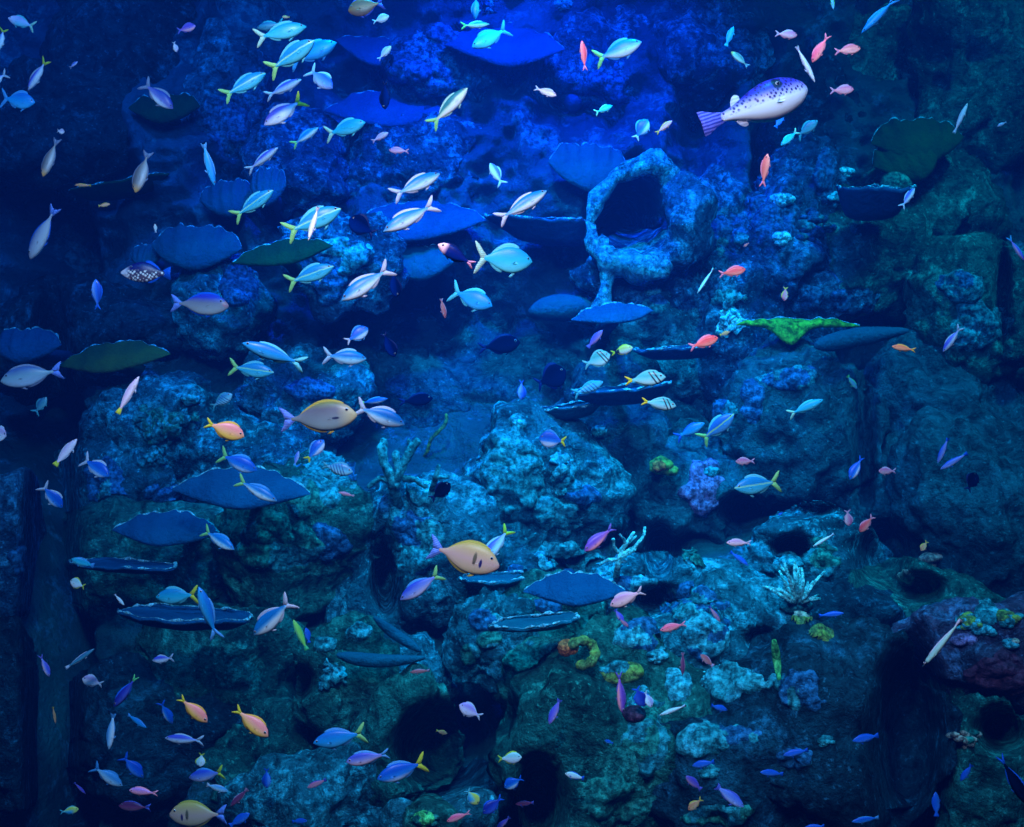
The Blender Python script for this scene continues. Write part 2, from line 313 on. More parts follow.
# ------------------------------------------------------------------ boulders
ROCKS = [
 # px, py, rx, ry, mat, dy, tilt, label
 (985, 50, 62, 88, 'green', 0.5, 10, 'wrinkled green rock mass filling the top right corner'),
 (880, 60, 50, 80, 'green', 0.0, 0, 'dark green wrinkled rock just left of the top right corner mass'),
 (222, 112, 34, 62, 'blue', 0.2, 0, 'pitted blue rock column under the cyan fusilier school at upper left'),
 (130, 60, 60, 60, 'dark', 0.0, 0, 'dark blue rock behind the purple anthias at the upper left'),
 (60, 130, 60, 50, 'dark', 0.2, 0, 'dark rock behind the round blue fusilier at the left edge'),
 (445, 70, 52, 34, 'blue', 0.3, 0, 'bright blue encrusted rock under the top centre of the picture'),
 (300, 165, 46, 44, 'blue', 0.1, 0, 'blue rock between the fusilier school and the plate corals'),
 (345, 262, 46, 44, 'blue', 0.7, 0, 'round rock with pale blue lacy crust behind the yellow-tailed fusiliers'),
 (215, 300, 40, 44, 'teal', 0.3, 0, 'blue-green rock behind the grey unicornfish with blue back'),
 (420, 170, 60, 40, 'blue', 0.0, 0, 'smooth blue rock shoulder below the wide blue plate coral'),
 (600, 60, 50, 40, 'blue', 0.0, 0, 'blue rock above the scalloped plate coral'),
 (700, 60, 55, 55, 'blue', 0.0, 0, 'dark blue rock at the top between pufferfish and yellow-tailed fusilier'),
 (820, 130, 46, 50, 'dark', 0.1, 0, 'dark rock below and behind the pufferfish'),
 (652, 278, 50, 34, 'blue', 0.6, 0, 'speckled blue rock under the arch-shaped coral ring'),
 (660, 330, 48, 50, 'teal', 0.4, 0, 'blue rock knob hung with pale growth below the coral arch'),
 (705, 225, 34, 44, 'blue', 0.5, 0, 'blue-crusted rock head above the first red anthias'),
 (728, 320, 36, 60, 'blue', 0.6, 0, 'knobbly blue rock column topped with pale cyan soft coral'),
 (775, 240, 40, 44, 'blue', 0.6, 0, 'rock covered with round pale discs right of the blue column'),
 (800, 190, 34, 36, 'blue', 0.5, 0, 'blue rock head carrying small pale cups below the pufferfish'),
 (812, 290, 42, 40, 'blue', 0.4, 0, 'blue lacy rock above the lime green plate coral'),
 (860, 250, 60, 60, 'green', 0.2, 0, 'dark green rock left of the mound with the turquoise patch'),
 (930, 215, 52, 50, 'green', 0.2, 0, 'dark green rock under the large dim plate coral at right'),
 (968, 318, 46, 62, 'green', 0.7, 0, 'mound with turquoise and violet crust near the right edge'),
 (1018, 310, 26, 48, 'teal', 0.8, 0, 'dim smooth rock cut by the right edge'),
 (800, 425, 62, 66, 'smooth', 0.8, 12, 'large smooth domed boulder right of the striped fish'),
 (735, 400, 46, 60, 'teal', 0.3, 0, 'dark teal rock left of the smooth domed boulder'),
 (930, 420, 80, 60, 'smooth', 0.4, 0, 'broad dim rock face right of the smooth domed boulder'),
 (880, 490, 70, 50, 'smooth', 0.2, -20, 'dark slanting rock between the domed boulder and the right edge'),
 (975, 510, 66, 76, 'smooth', 0.7, -25, 'large smooth dim boulder at the right above the arched rock'),
 (630, 440, 60, 70, 'smooth', 0.3, 0, 'flat dark rock face behind the orange cup sponge'),
 (690, 500, 60, 50, 'smooth', 0.2, 0, 'dark rock recess around the lilac coral lump'),
 (535, 480, 62, 58, 'teal', 0.8, 0, 'big centre boulder with turquoise growth down its left face'),
 (480, 385, 84, 60, 'smooth', -0.45, 0, 'smooth dark blue rock slab in the middle of the wall'),
 (300, 400, 60, 50, 'teal', 0.3, 0, 'dark rock behind the big grey-brown unicornfish'),
 (160, 440, 66, 52, 'teal', 0.5, 0, 'rock under the leafy green coral at the left'),
 (110, 500, 52, 52, 'teal', 0.3, 0, 'dim teal rock below the leafy green coral'),
 (140, 560, 80, 50, 'green', 0.3, 0, 'dark green slope between the two long thin plate corals'),
 (305, 535, 68, 62, 'green', 0.9, 0, 'large boulder with green lumpy corals on its top at centre left'),
 (255, 470, 50, 40, 'teal', 0.3, 0, 'dim rock behind the wide blue plate coral'),
 (430, 545, 58, 62, 'teal', 0.9, 0, 'rounded boulder under the branching staghorn coral'),
 (385, 600, 34, 40, 'teal', 0.5, 30, 'narrow slanting rock in the gap between two centre left boulders'),
 (500, 560, 50, 40, 'teal', 0.4, 0, 'dark rock behind the orange surgeonfish'),
 (345, 680, 40, 46, 'green', 1.0, 0, 'round green boulder with pale soft coral on its upper left'),
 (408, 690, 42, 46, 'teal', 0.6, 0, 'blue-green rock right of the round green boulder'),
 (400, 752, 42, 62, 'green', 1.0, 25, 'upright greenish rock pillar behind the blue fusiliers at the bottom'),
 (490, 640, 34, 44, 'teal', 1.1, 0, 'round encrusted rock head left of the yellow ring sponge'),
 (230, 680, 80, 60, 'green', 0.3, 0, 'dark green boulder behind the yellow-tailed orange fish'),
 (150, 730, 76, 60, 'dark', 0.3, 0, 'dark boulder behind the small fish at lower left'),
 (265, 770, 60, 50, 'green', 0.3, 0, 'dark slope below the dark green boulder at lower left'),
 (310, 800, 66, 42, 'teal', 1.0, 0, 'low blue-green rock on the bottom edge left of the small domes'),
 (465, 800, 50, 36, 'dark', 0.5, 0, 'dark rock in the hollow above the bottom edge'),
 (550, 620, 46, 34, 'green', 0.9, 0, 'green rock ledge under the winged blue plate coral'),
 (555, 690, 50, 56, 'green', 0.8, 0, 'green rock left of the huge brownish boulder'),
 (615, 745, 82, 86, 'green', 1.3, 0, 'huge brownish green pitted boulder at bottom centre'),
 (640, 590, 40, 30, 'teal', 0.7, 0, 'blue-green rock below the thin branching coral'),
 (700, 590, 56, 30, 'teal', 0.9, 0, 'crusty rock bridge right of the winged blue plate coral'),
 (690, 655, 56, 46, 'teal', 1.1, 0, 'rock thick with cyan coral lumps at lower centre'),
 (740, 640, 50, 50, 'teal', 0.9, 0, 'speckled rock left of the bright green finger sponge'),
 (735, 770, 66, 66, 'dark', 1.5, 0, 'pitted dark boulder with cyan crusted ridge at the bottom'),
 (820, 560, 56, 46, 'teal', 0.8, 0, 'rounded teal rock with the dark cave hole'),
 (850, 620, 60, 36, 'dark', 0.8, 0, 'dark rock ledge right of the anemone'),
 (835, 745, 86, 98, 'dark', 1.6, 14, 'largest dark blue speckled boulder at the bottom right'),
 (935, 600, 62, 26, 'green', 1.0, 14, 'arched rock lip above the dark hollow at right'),
 (985, 655, 62, 52, 'violet', 1.4, 0, 'reddish violet boulder with pale coral on top at the right edge'),
 (950, 700, 40, 60, 'green', 1.1, 0, 'green rock flank left of the reddish violet boulder'),
 (985, 790, 46, 60, 'green', 1.5, 0, 'mottled green rock in the bottom right corner'),
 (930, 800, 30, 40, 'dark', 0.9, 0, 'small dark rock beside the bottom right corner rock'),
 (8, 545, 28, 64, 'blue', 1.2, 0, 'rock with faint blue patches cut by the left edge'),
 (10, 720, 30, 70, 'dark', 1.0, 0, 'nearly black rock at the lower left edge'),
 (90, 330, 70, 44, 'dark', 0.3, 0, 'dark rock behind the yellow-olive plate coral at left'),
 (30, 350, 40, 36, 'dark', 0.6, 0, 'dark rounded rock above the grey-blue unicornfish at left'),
 (402, 822, 20, 18, 'teal', 1.7, 0, 'small dome-shaped rock on the bottom edge, left of the green dome'),
 (430, 820, 24, 20, 'green', 1.8, 0, 'small green-topped dome on the bottom edge'),
 (470, 812, 26, 22, 'teal', 1.7, 0, 'small dome-shaped rock on the bottom edge, right of the green dome'),
]
for i, (px, py, rx, ry, mat, dy, tilt, label) in enumerate(ROCKS):
    if rx < 30: rock(px, py, rx, ry, mat, label, dy, i+1, 4, 0.5, tilt)
    else: rock(px, py, rx, ry, mat, label, dy, i+1, 5, 1.0, tilt)

# ------------------------------------------------------------------ corals, placed on the stone they grow on
bpy.context.view_layer.update()
_dg = bpy.context.evaluated_depsgraph_get()
def surf(px, py):
    d = Vector(((px-512.0)/F, 1.0, -(py-413.5)/F)).normalized()
    hit, loc, nor, *_ = SC.ray_cast(_dg, CAM, d)
    return (loc, nor) if hit else (pix(px, py, base_at(px, py)), Vector((0, -1, 0)))
RG = random.Random(5)
def crust(px, py, rx, ry, mats, label, size, name, seed):
    """encrusting colony: a knobbly sheet that follows the stone under it"""
    st = 1.7; nx = int(2.5*rx/st)+3; ny = int(2.5*ry/st)+3
    P = np.zeros((ny, nx, 3)); N = np.zeros((ny, nx, 3)); U = np.zeros((ny, nx, 2))
    for j in range(ny):
        for i in range(nx):
            u = (i-(nx-1)/2)*st; v = (j-(ny-1)/2)*st; p, n = surf(px+u, py+v); P[j, i] = p; N[j, i] = n; U[j, i] = (u/rx, v/ry)
    for _ in range(2): N[1:-1, 1:-1] = (N[:-2, 1:-1]+N[2:, 1:-1]+N[1:-1, :-2]+N[1:-1, 2:]+N[1:-1, 1:-1])/5
    N /= np.linalg.norm(N, axis=2, keepdims=True)+1e-9
    Y = P[ny//2, nx//2, 1]; sz = 0.5*(size[0]+size[1])*Y/F
    Pf = P.reshape(-1, 3); q = (U**2).sum(2).ravel()
    m = 1.05-q+0.75*fbm(Pf/(3.2*sz)+seed, seed, 2)*np.minimum(1, q*1.5+.25)
    lump = billow(Pf/(2.6*sz), seed, 1)*0.9+0.35*billow(Pf/(1.1*sz), seed+5, 1)
    h = sz*(np.clip(m*2.2, -1, 1)*0.75+0.38*lump*np.clip(m*3, 0, 1))
    V = Pf+N.reshape(-1, 3)*h[:, None]
    keep = (m > -0.25).reshape(ny, nx); D = P[:, :, 1]
    comp = {}; Fc = []; cells = set()
    for j in range(ny-1):
        for i in range(nx-1):
            if keep[j, i] and keep[j+1, i] and keep[j, i+1] and keep[j+1, i+1]:
                d = (D[j, i], D[j+1, i], D[j, i+1], D[j+1, i+1])
                if max(d)-min(d) < 0.10 and abs(d[0]-Y) < 0.6: cells.add((j, i))
    best = []                                             # keep the largest connected sheet
    left = set(cells)
    while left:
        s0 = left.pop(); st_ = [s0]; g = [s0]
        while st_:
            j, i = st_.pop()
            for c in ((j+1, i), (j-1, i), (j, i+1), (j, i-1)):
                if c in left: left.remove(c); st_.append(c); g.append(c)
        if len(g) > len(best): best = g
    used = sorted({(j+a, i+b) for j, i in best for a in (0, 1) for b in (0, 1)}); ix = {c: k for k, c in enumerate(used)}
    W = np.array([V[j*nx+i] for j, i in used]); cen = vnoise(W/(4*sz), seed+2)
    w = MB(); Fc = [[ix[(j, i)], ix[(j+1, i)], ix[(j+1, i+1)], ix[(j, i+1)]] for j, i in best]
    w.add(W, Fc); w.m = [(1 if len(mats) > 1 and cen[f[0]] > 0.15 else 0) for f in Fc]
    o = w.build(name, [C[x] for x in mats], None, surf(px, py)[0][:]); return tag(o, label, 'coral')
def colony(px, py, rx, ry, mat, label, n=40, size=(3, 7), style='knob', name='soft_coral', cat='coral', seed=0, shape=None):
    """lumpy growth that spreads over the rock surface inside an outline rx by ry"""
    mats = mat if isinstance(mat, tuple) else (mat,)
    if style == 'knob': return crust(px, py, rx*1.15, ry*1.15, mats, label, size, name, seed)
    rg = random.Random(seed*13+int(px)*7+int(py)); w = MB(); c0, _ = surf(px, py)
    for i in range(n):
        a = rg.uniform(0, 2*math.pi); q = math.sqrt(rg.random())
        q *= 0.78+0.22*math.sin(3*a+px)+0.12*math.sin(7*a+py)
        x, y = px+rx*q*math.cos(a), py+ry*q*math.sin(a)
        p, nrm = surf(x, y)
        if abs(p.y-c0.y) > 0.45: continue
        r = rg.uniform(*size)*(1.1-0.45*q)*p.y/F; mi = rg.randrange(len(mats))
        if style == 'knob':
            w.ball(p+nrm*r*0.3, (r, r, r*rg.uniform(0.7, 1.1)), 2, 0.35, i, mi)
        elif style == 'leaf':
            u = nrm.cross(Vector((rg.uniform(-1, 1), rg.uniform(-1, 1), rg.uniform(-1, 1)))).normalized(); v = nrm.cross(u)
            k = 9; c = p+nrm*r*0.9; ring = [c+(u*math.cos(t)+v*math.sin(t))*r*(1.15+0.3*math.sin(3*t+i))+nrm*r*0.35*math.sin(2*t+i) for t in [2*math.pi*j/k for j in range(k)]]
            V = [c[:]]+[q_[:] for q_ in ring]+[(q_-nrm*r*0.25)[:] for q_ in ring]+[(p-nrm*r*0.2)[:]]
            Fc = [[0, 1+j, 1+(j+1) % k] for j in range(k)]+[[1+j, 1+k+j, 1+k+(j+1) % k, 1+(j+1) % k] for j in range(k)]+[[1+k+(j+1) % k, 1+k+j, 1+2*k] for j in range(k)]
            w.add(V, Fc, mi)
        elif style == 'disc':
            w.ball(p+nrm*r*0.3, (r*1.3, r*1.0, r*0.8), 2, 0.12, i, mi)
        elif style == 'finger':
            d = (nrm+Vector((rg.uniform(-.5, .5), rg.uniform(-.5, .2), rg.uniform(0.2, 1.0)))).normalized()
            w.tube([p-d*r*.3, p+d*r*1.4, p+d*r*2.6+Vector((rg.uniform(-r, r)*.5, 0, r*.4))], [r*.5, r*.5, r*.35], 7, mi)
    o = w.build(name, [C[m] for m in mats], None, c0[:])
    return tag(o, label, cat)

def plate(px, py, wpx, hpx, mat, label, tilt=0, foot=0.0, thin=False, ruffle=1.0, out=0.55, seed=1, name='plate_coral', dy=0.0):
    ruffle *= 0.8
    """shelf coral: a shallow bowl on a short foot; its pale edge, with rim light put into the colour, is a part"""
    p, nrm = surf(px, py); Y = p.y-0.02-dy; s = Y/F; a = wpx*s/2; H = hpx*s*0.9; b = a*out
    b = min(b, max(0.12, 0.30*H/(abs(py-413.5)/F+.02))); Y -= b*0.35
    K, T = 72, 14; rg = random.Random(seed+int(px)); ph = [rg.uniform(0, 6.28) for _ in range(5)]
    top = CAM.z-(py-hpx/2-413.5)/F*Y; bot = top-H; cx = (px-512)/F*Y
    t0 = math.radians(tilt); P0 = np.array((cx, Y, top))
    def row(t, inner):
        V = []
        for k in range(K):
            th = 2*math.pi*k/K
            ruf = 1+ruffle*t**2*(0.06*math.sin(3*th+ph[0])+0.045*math.sin(7*th+ph[1])+0.03*math.sin(13*th+ph[2]))
            r = (0.10+0.42*min(1, t*4)**0.5+0.48*t**0.9)*ruf
            x_ = a*r*math.cos(th)+foot*a*(1-t); y_ = b*r*math.sin(th)+b*0.7*(1-t)
            z_ = bot+H*(t**1.25)-top+ruffle*(H*0.08+0.006)*t**3*(math.sin(4*th+ph[3])+0.7*math.sin(11*th+ph[4])+0.5*math.sin(17*th+ph[0]))-H*0.18*t*math.sin(th)*-1
            if inner: z_ += 0.012+0.88*(H-H*(t**1.25)); x_ *= 0.985; y_ *= 0.97
            V.append((x_, y_, z_))
        return V
    def put(w, rows):
        V = np.array([v for r_ in rows for v in r_]); ct, st = math.cos(t0), math.sin(t0)
        V = np.stack([V[:, 0]*ct+V[:, 2]*st, V[:, 1], -V[:, 0]*st+V[:, 2]*ct], 1)
        V = V*(1+0.0*V); n = len(rows)
        V[:, 2] += 0.006*vnoise(V*9, seed); V[:, 1] += 0.012*vnoise(V*5, seed+1)
        w.add(V, [[i*K+k, i*K+(k+1) % K, (i+1)*K+(k+1) % K, (i+1)*K+k] for i in range(n-1) for k in range(K)])
    ts = [i/T for i in range(T+1)]
    root = bpy.data.objects.new(name, None); SC.collection.objects.link(root); root.location = P0
    w = MB(); put(w, [row(t, False) for t in ts]+[row(t, True) for t in reversed(ts)]+[[(foot*a, b*0.7, bot-top+0.02)]*K]); bowl = w.build('bowl', C[mat], root)
    e = MB(); pts = row(1.0, True); ct, st = math.cos(t0), math.sin(t0)
    pts = [(x_*ct+z_*st, y_, -x_*st+z_*ct) for x_, y_, z_ in pts]
    rr = 0.010
    V = []; 
    for k in range(K):
        c_ = Vector(pts[k]); tn = (Vector(pts[(k+1) % K])-Vector(pts[k-1])).normalized(); n1 = tn.cross(Vector((0, 0, 1))).normalized(); n2 = tn.cross(n1)
        q = rr*max(0.08, 1.6*abs(math.sin(k*0.9+ph[0])*math.sin(k*0.23+ph[1]))-0.35)
        V += [(c_+(n1*math.cos(u)+n2*math.sin(u))*q)[:] for u in [6.283*j/6 for j in range(6)]]
    e.add(V, [[k*6+j, k*6+(j+1) % 6, ((k+1) % K)*6+(j+1) % 6, ((k+1) % K)*6+j] for k in range(K) for j in range(6)])
    e.build('growing_edge', C['rim'], root)
    return tag(root, label, 'coral')

def leaf_plate(px, py, wpx, hpx, mat, label, kind, tilt=0, foot=0.0, dy=0.0, seed=1):
    """shelf coral leaning back against the reef: a smooth slab with a pale edge (rim light put into its colour) and a short foot"""
    p, _ = surf(px, py); Y = p.y-0.12-dy; s = Y/F; a = wpx*s/2; H = hpx*s; rg = random.Random(seed*5+int(px)); ph = [rg.uniform(0, 6.28) for _ in range(4)]
    lean = {'hump': 0.9, 'fan': 0.45, 'keel': 0.5}[kind]
    def outline(u):
        m = abs(u)
        if kind == 'hump': t, b = 0.60*(1-m**2.2)**0.95, -0.40*(1-m**1.8)**1.1
        elif kind == 'fan': t, b = 0.46*(1-m**5), -0.54*(1-m**1.7)**0.9
        else: t, b = 0.26*(1-m**5), -0.10*(1-m)-0.62*math.exp(-((u+0.1)/0.24)**2)
        sc = 0.03*math.sin(9*u+ph[0])+0.025*math.sin(21*u+ph[1])+(0.03*abs(math.sin(14*u+ph[2])) if kind != 'hump' else 0.012*math.sin(31*u))
        return (t+sc*(1-m**4))*H, (b+0.02*math.sin(6*u+ph[3])*(1-m))*H
    root = bpy.data.objects.new('plate_coral', None); SC.collection.objects.link(root); root.location = pix(px, py, Y)
    NU, NV = 61, 13; th = 0.028; V = []; ct, st = math.cos(math.radians(tilt)), math.sin(math.radians(tilt))
    def pt(u, v, side):
        t, b = outline(u); z = b+(t-b)*v; x = a*(u+foot*0.35*(1-u*u)*(1-v))
        e = (max(0, 1-u*u)*4*v*(1-v))**0.35 if 0 < v < 1 else 0
        y = lean*z-0.10*H*math.sin(math.pi*v)*(1-u*u)+0.05*a*math.sin(3*u+ph[0])+0.012*math.sin(17*u+ph[1])*v+side*th*(0.15+0.85*e)
        return (x*ct+z*st, y, -x*st+z*ct)
    for side in (-1, 1): V += [pt(-1+2*i/(NU-1), j/(NV-1), side) for j in range(NV) for i in range(NU)]
    V = np.array(V); N1 = NU*NV
    Fc = [[j*NU+i, j*NU+i+1, (j+1)*NU+i+1, (j+1)*NU+i] for j in range(NV-1) for i in range(NU-1)]
    Fc += [[N1+c for c in reversed(f)] for f in Fc]
    ring = [i for i in range(NU)]+[j*NU+NU-1 for j in range(1, NV)]+[(NV-1)*NU+i for i in range(NU-2, -1, -1)]+[j*NU for j in range(NV-2, 0, -1)]
    Fc += [[ring[k], N1+ring[k], N1+ring[(k+1) % len(ring)], ring[(k+1) % len(ring)]] for k in range(len(ring))]
    w = MB(); w.add(V, Fc); w.build('blade', C[mat], root)
    e = MB(); P = [pt(-0.97+1.94*i/90, 1.0, 0) for i in range(91)]
    e.tube(P, [0.0015+0.010*max(0, abs(math.sin(i*0.33+ph[0])*math.sin(i*0.11+ph[1]))-0.15) for i in range(91)], 6); e.build('growing_edge', C['rim'], root)
    f = MB(); f.tube([(0, lean*-0.2*H, -0.2*H), (0.02, 0.10, -0.22*H), (0.0, 0.12+dy+0.25, -0.25*H)], [0.03, 0.035, 0.06], 10); f.build('foot', C[mat], root)
    return tag(root, label, 'coral')

def log_coral(px0, py0, px1, py1, r0, r1, mat, label, name='finger_coral', sag=0, lift=0.12, seed=3, cat='coral', end_r=0.3):
    """a thick rounded finger or log of coral lying off the rock"""
    a, _ = surf(px0, py0); b, _ = surf(px1, py1); Y = min(a.y, b.y)-lift; w = MB(); pts = []; rad = []
    for i in range(15):
        t = i/14; p = pix(px0+(px1-px0)*t, py0+(py1-py0)*t+sag*math.sin(math.pi*t), Y+0.05*math.sin(3*t))
        pts.append(p); e = (math.sin(math.pi*min(max(t, .0), 1.0))**0.35) if end_r == 0.3 else 1
        rad.append(max(0.01, (r0+(r1-r0)*t)*Y/F*max(end_r, e)))
    w.tube(pts, rad, 20); V = w.v[0]; c = V.mean(0)
    D = vnoise(V*9, seed)*0.18*np.mean(rad); V += np.stack([D, D, D], 1)
    o = w.build(name, C[mat], None, tuple(c)); return tag(o, label, cat)

# --- shelf and bowl corals
PL = [
 # px, py, w, h, mat, tilt, foot, out, dy, label
 (505, 48, 112, 52, 'plate', 2, 0.1, .6, .15, 'large deep blue shelf coral at the top centre'),
 (382, 55, 92, 34, 'plate', 18, -0.3, .6, .1, 'slanted blue shelf coral right of the overlapping cyan fusiliers'),
 (384, 112, 112, 42, 'plate', 0, 0.1, .6, .15, 'wide smooth blue plate coral behind the dark blue upright fish'),
 (588, 166, 74, 44, 'plate_teal', 4, 0.1, .5, .1, 'blue-green fan-shaped plate coral with scalloped top left of the arch'),
 (196, 247, 84, 40, 'plate_teal', 2, -0.15, .55, .25, 'teal plate coral with bumpy pale top edge above the clown triggerfish'),
 (146, 256, 30, 22, 'plate_teal', 0, 0, .6, .2, 'small teal plate coral right behind the clown triggerfish'),
 (228, 198, 54, 34, 'plate_teal', -4, 0.1, .6, .1, 'dim teal fan coral left of the yellow-tailed cyan fusilier'),
 (268, 186, 34, 36, 'plate_teal', 0, 0, .6, .1, 'round dim teal plate coral just below the white lilac fusilier'),
 (418, 224, 128, 42, 'plate', -3, -0.1, .5, .1, 'long blue plate coral behind the dark round fish and white fusilier'),
 (415, 262, 76, 32, 'plate_teal', -2, 0.2, .6, .15, 'teal plate coral beneath the long blue plate coral'),
 (535, 232, 100, 26, 'plate', 3, 0.5, .5, .3, 'blue shelf coral running left from the coral arch'),
 (612, 316, 78, 20, 'plate', -7, 0.55, .6, .55, 'drooping blue shelf coral at the foot of the arch stem'),
 (283, 255, 96, 26, 'plate_green', -10, 0.1, .5, .3, 'green sawtooth-edged plate coral right of the teal bumpy plate'),
 (120, 190, 100, 14, 'plate_green', -10, -0.1, .5, .2, 'long thin green plate coral behind the two brown fish'),
 (165, 108, 66, 28, 'plate_green', -2, 0.1, .6, .1, 'dim green plate coral beneath the dark-backed white fusilier'),
 (113, 360, 106, 28, 'plate_olive', -6, 0, .5, .3, 'olive yellow plate coral left of the leafy rock'),
 (25, 345, 66, 30, 'plate', 0, 0, .6, .3, 'dim blue plate coral above the unicornfish near the left edge'),
 (798, 326, 116, 24, 'plate_lime', 1, -0.15, .5, .35, 'bright lime green flat plate coral'),
 (875, 205, 78, 32, 'plate', 0, 0, .6, .3, 'dark blue bowl coral beneath the round green disc coral'),
 (918, 140, 86, 42, 'plate_green', -4, 0.1, .5, .35, 'large dim green plate coral with pale spots on its edge at right'),
 (905, 160, 60, 40, 'plate_green', -12, 0.6, .5, .3, 'lower lobe of the dim green shelf coral at right'),
 (575, 592, 96, 26, 'plate', 0, 0.05, .6, .35, 'smooth deep blue winged plate coral beneath the branching coral'),
 (240, 492, 130, 34, 'plate', 2, 0.1, .55, .45, 'wide blue plate coral below the white-bellied fusilier at left'),
 (166, 532, 100, 28, 'plate', 2, 0.1, .55, .45, 'blue humped plate coral left of the white fusilier with green tail'),
 (122, 570, 108, 9, 'plate', 3, 0.1, .5, .45, 'long thin blue shelf coral beside the small cyan fish'),
 (186, 624, 134, 18, 'plate', 3, 0, .5, .55, 'long thin shelf coral with pale broken edge at lower left'),
 (495, 584, 72, 11, 'plate_teal', -2, 0, .6, .45, 'narrow bright blue shelf coral right below the orange surgeonfish'),
 (535, 628, 90, 11, 'plate_teal', -6, 0, .5, .5, 'narrow shelf coral with pale edge above the yellow ring sponge'),
 (570, 414, 66, 14, 'plate_teal', -8, 0, .6, .3, 'small shelf coral with yellowish knobs left of the striped fish'),
 (620, 398, 100, 18, 'plate', -6, 0.2, .5, .35, 'dark blue shelf coral behind the striped damselfish'),
 (675, 355, 80, 12, 'plate', -4, 0.2, .5, .2, 'thin dim shelf coral left of the lower red anthias'),
]
SHAPE = {'large deep blue': 'hump', 'slanted blue': 'hump', 'wide smooth': 'hump', 'blue-green fan': 'fan', 'teal plate coral with bumpy': 'fan', 'small teal plate': 'fan', 'dim teal fan': 'fan', 'round dim teal plate': 'fan', 'long blue plate coral behind': 'hump', 'teal plate coral beneath': 'fan', 'green sawtooth': 'hump', 'dim green plate': 'fan', 'olive yellow': 'hump', 'dim blue plate coral above': 'fan', 'bright lime': 'keel', 'large dim green': 'fan', 'lower lobe': 'fan', 'smooth deep blue winged': 'hump', 'wide blue plate': 'hump', 'blue humped': 'hump', 'drooping blue': 'hump'}
for i, (px, py, w_, h_, mat, tl, ft, out, dy, label) in enumerate(PL):
    k = next((v for s_, v in SHAPE.items() if label.startswith(s_)), None)
    if k: leaf_plate(px, py, w_*1.08, h_*1.15, mat, label, k, tl, ft, dy, i)
    else: plate(px, py, w_, h_, mat, label, tl, ft, out=out, dy=dy, seed=i, ruffle=0.45)

# --- logs and fingers
log_coral(532, 310, 592, 306, 14, 13, 'plate_teal', 'stubby teal log-shaped sponge left of the arch foot', 'log_sponge', cat='sponge')
log_coral(816, 346, 908, 331, 13, 6, 'plate_teal', 'long smooth grey-green log sponge right of the lime plate', 'log_sponge', sag=-2, cat='sponge', lift=.3)
log_coral(338, 655, 424, 658, 9, 5, 'plate_teal', 'smooth tapering blue-green log sponge above the round green boulder', 'log_sponge', sag=4, cat='sponge', lift=.2)
log_coral(374, 618, 420, 650, 5, 6, 'plate_teal', 'thin slanting coral log pointing down to the smooth log sponge', 'log_sponge', sag=1, cat='sponge', lift=.2)

# --- the arch
def arch():
    root = bpy.data.objects.new('arch_coral', None); SC.collection.objects.link(root)
    c, _ = surf(650, 250); Y = c.y-0.12; root.location = pix(635, 225, Y)
    o0 = Vector(root.location)
    def limb(nm, pts, rads, mt):
        w = MB(); P = []; Rr = []
        for i in range(len(pts)-1):
            for k in range(6):
                t = k/6; P.append(pix(pts[i][0]*(1-t)+pts[i+1][0]*t, pts[i][1]*(1-t)+pts[i+1][1]*t, Y)-o0); Rr.append((rads[i]*(1-t)+rads[i+1]*t)*Y/F)
        P.append(pix(*pts[-1], Y)-o0); Rr.append(rads[-1]*Y/F)
        w.tube(P, Rr, 18); V = w.v[0]; nn = 0.07*vnoise(V*7, 4)+0.03*vnoise(V*20, 5); cen = np.repeat(np.array([p[:] for p in P]), 18, 0)
        V[:len(cen)] += (V[:len(cen)]-cen)*(nn*7)[:len(cen), None]
        w.build(nm, R[mt], root)
    limb('ring', [(672, 178), (656, 164), (636, 167), (614, 179), (597, 198), (590, 222), (594, 246), (612, 260), (640, 266), (664, 262)], [15, 13, 9, 7, 7, 6, 10, 17, 20, 20], 'crest')
    limb('stem', [(603, 240), (608, 262), (607, 288), (600, 310)], [9, 7, 8, 10], 'crest')
    limb('shoulder', [(676, 182), (690, 208), (684, 236), (668, 256)], [20, 24, 24, 20], 'blue')
    tag(root, 'coral arch curling round a dark hollow like a big letter C', 'coral')
R['crest'] = rock_mat('arch_crust', (0.015, 0.10, 0.18), (0.03, 0.24, 0.36), (0.06, 0.44, 0.58), (0.14, 0.75, 0.90), 0.45, 1.3)
C['lime'] = plain('lime_sponge', (0.12, 0.75, 0.20), (0.06, 0.45, 0.12))
arch()
log_coral(774, 641, 779, 679, 4.8, 3.5, 'lime', 'bright green upright finger sponge left of the largest dark boulder', 'finger_sponge', cat='sponge')

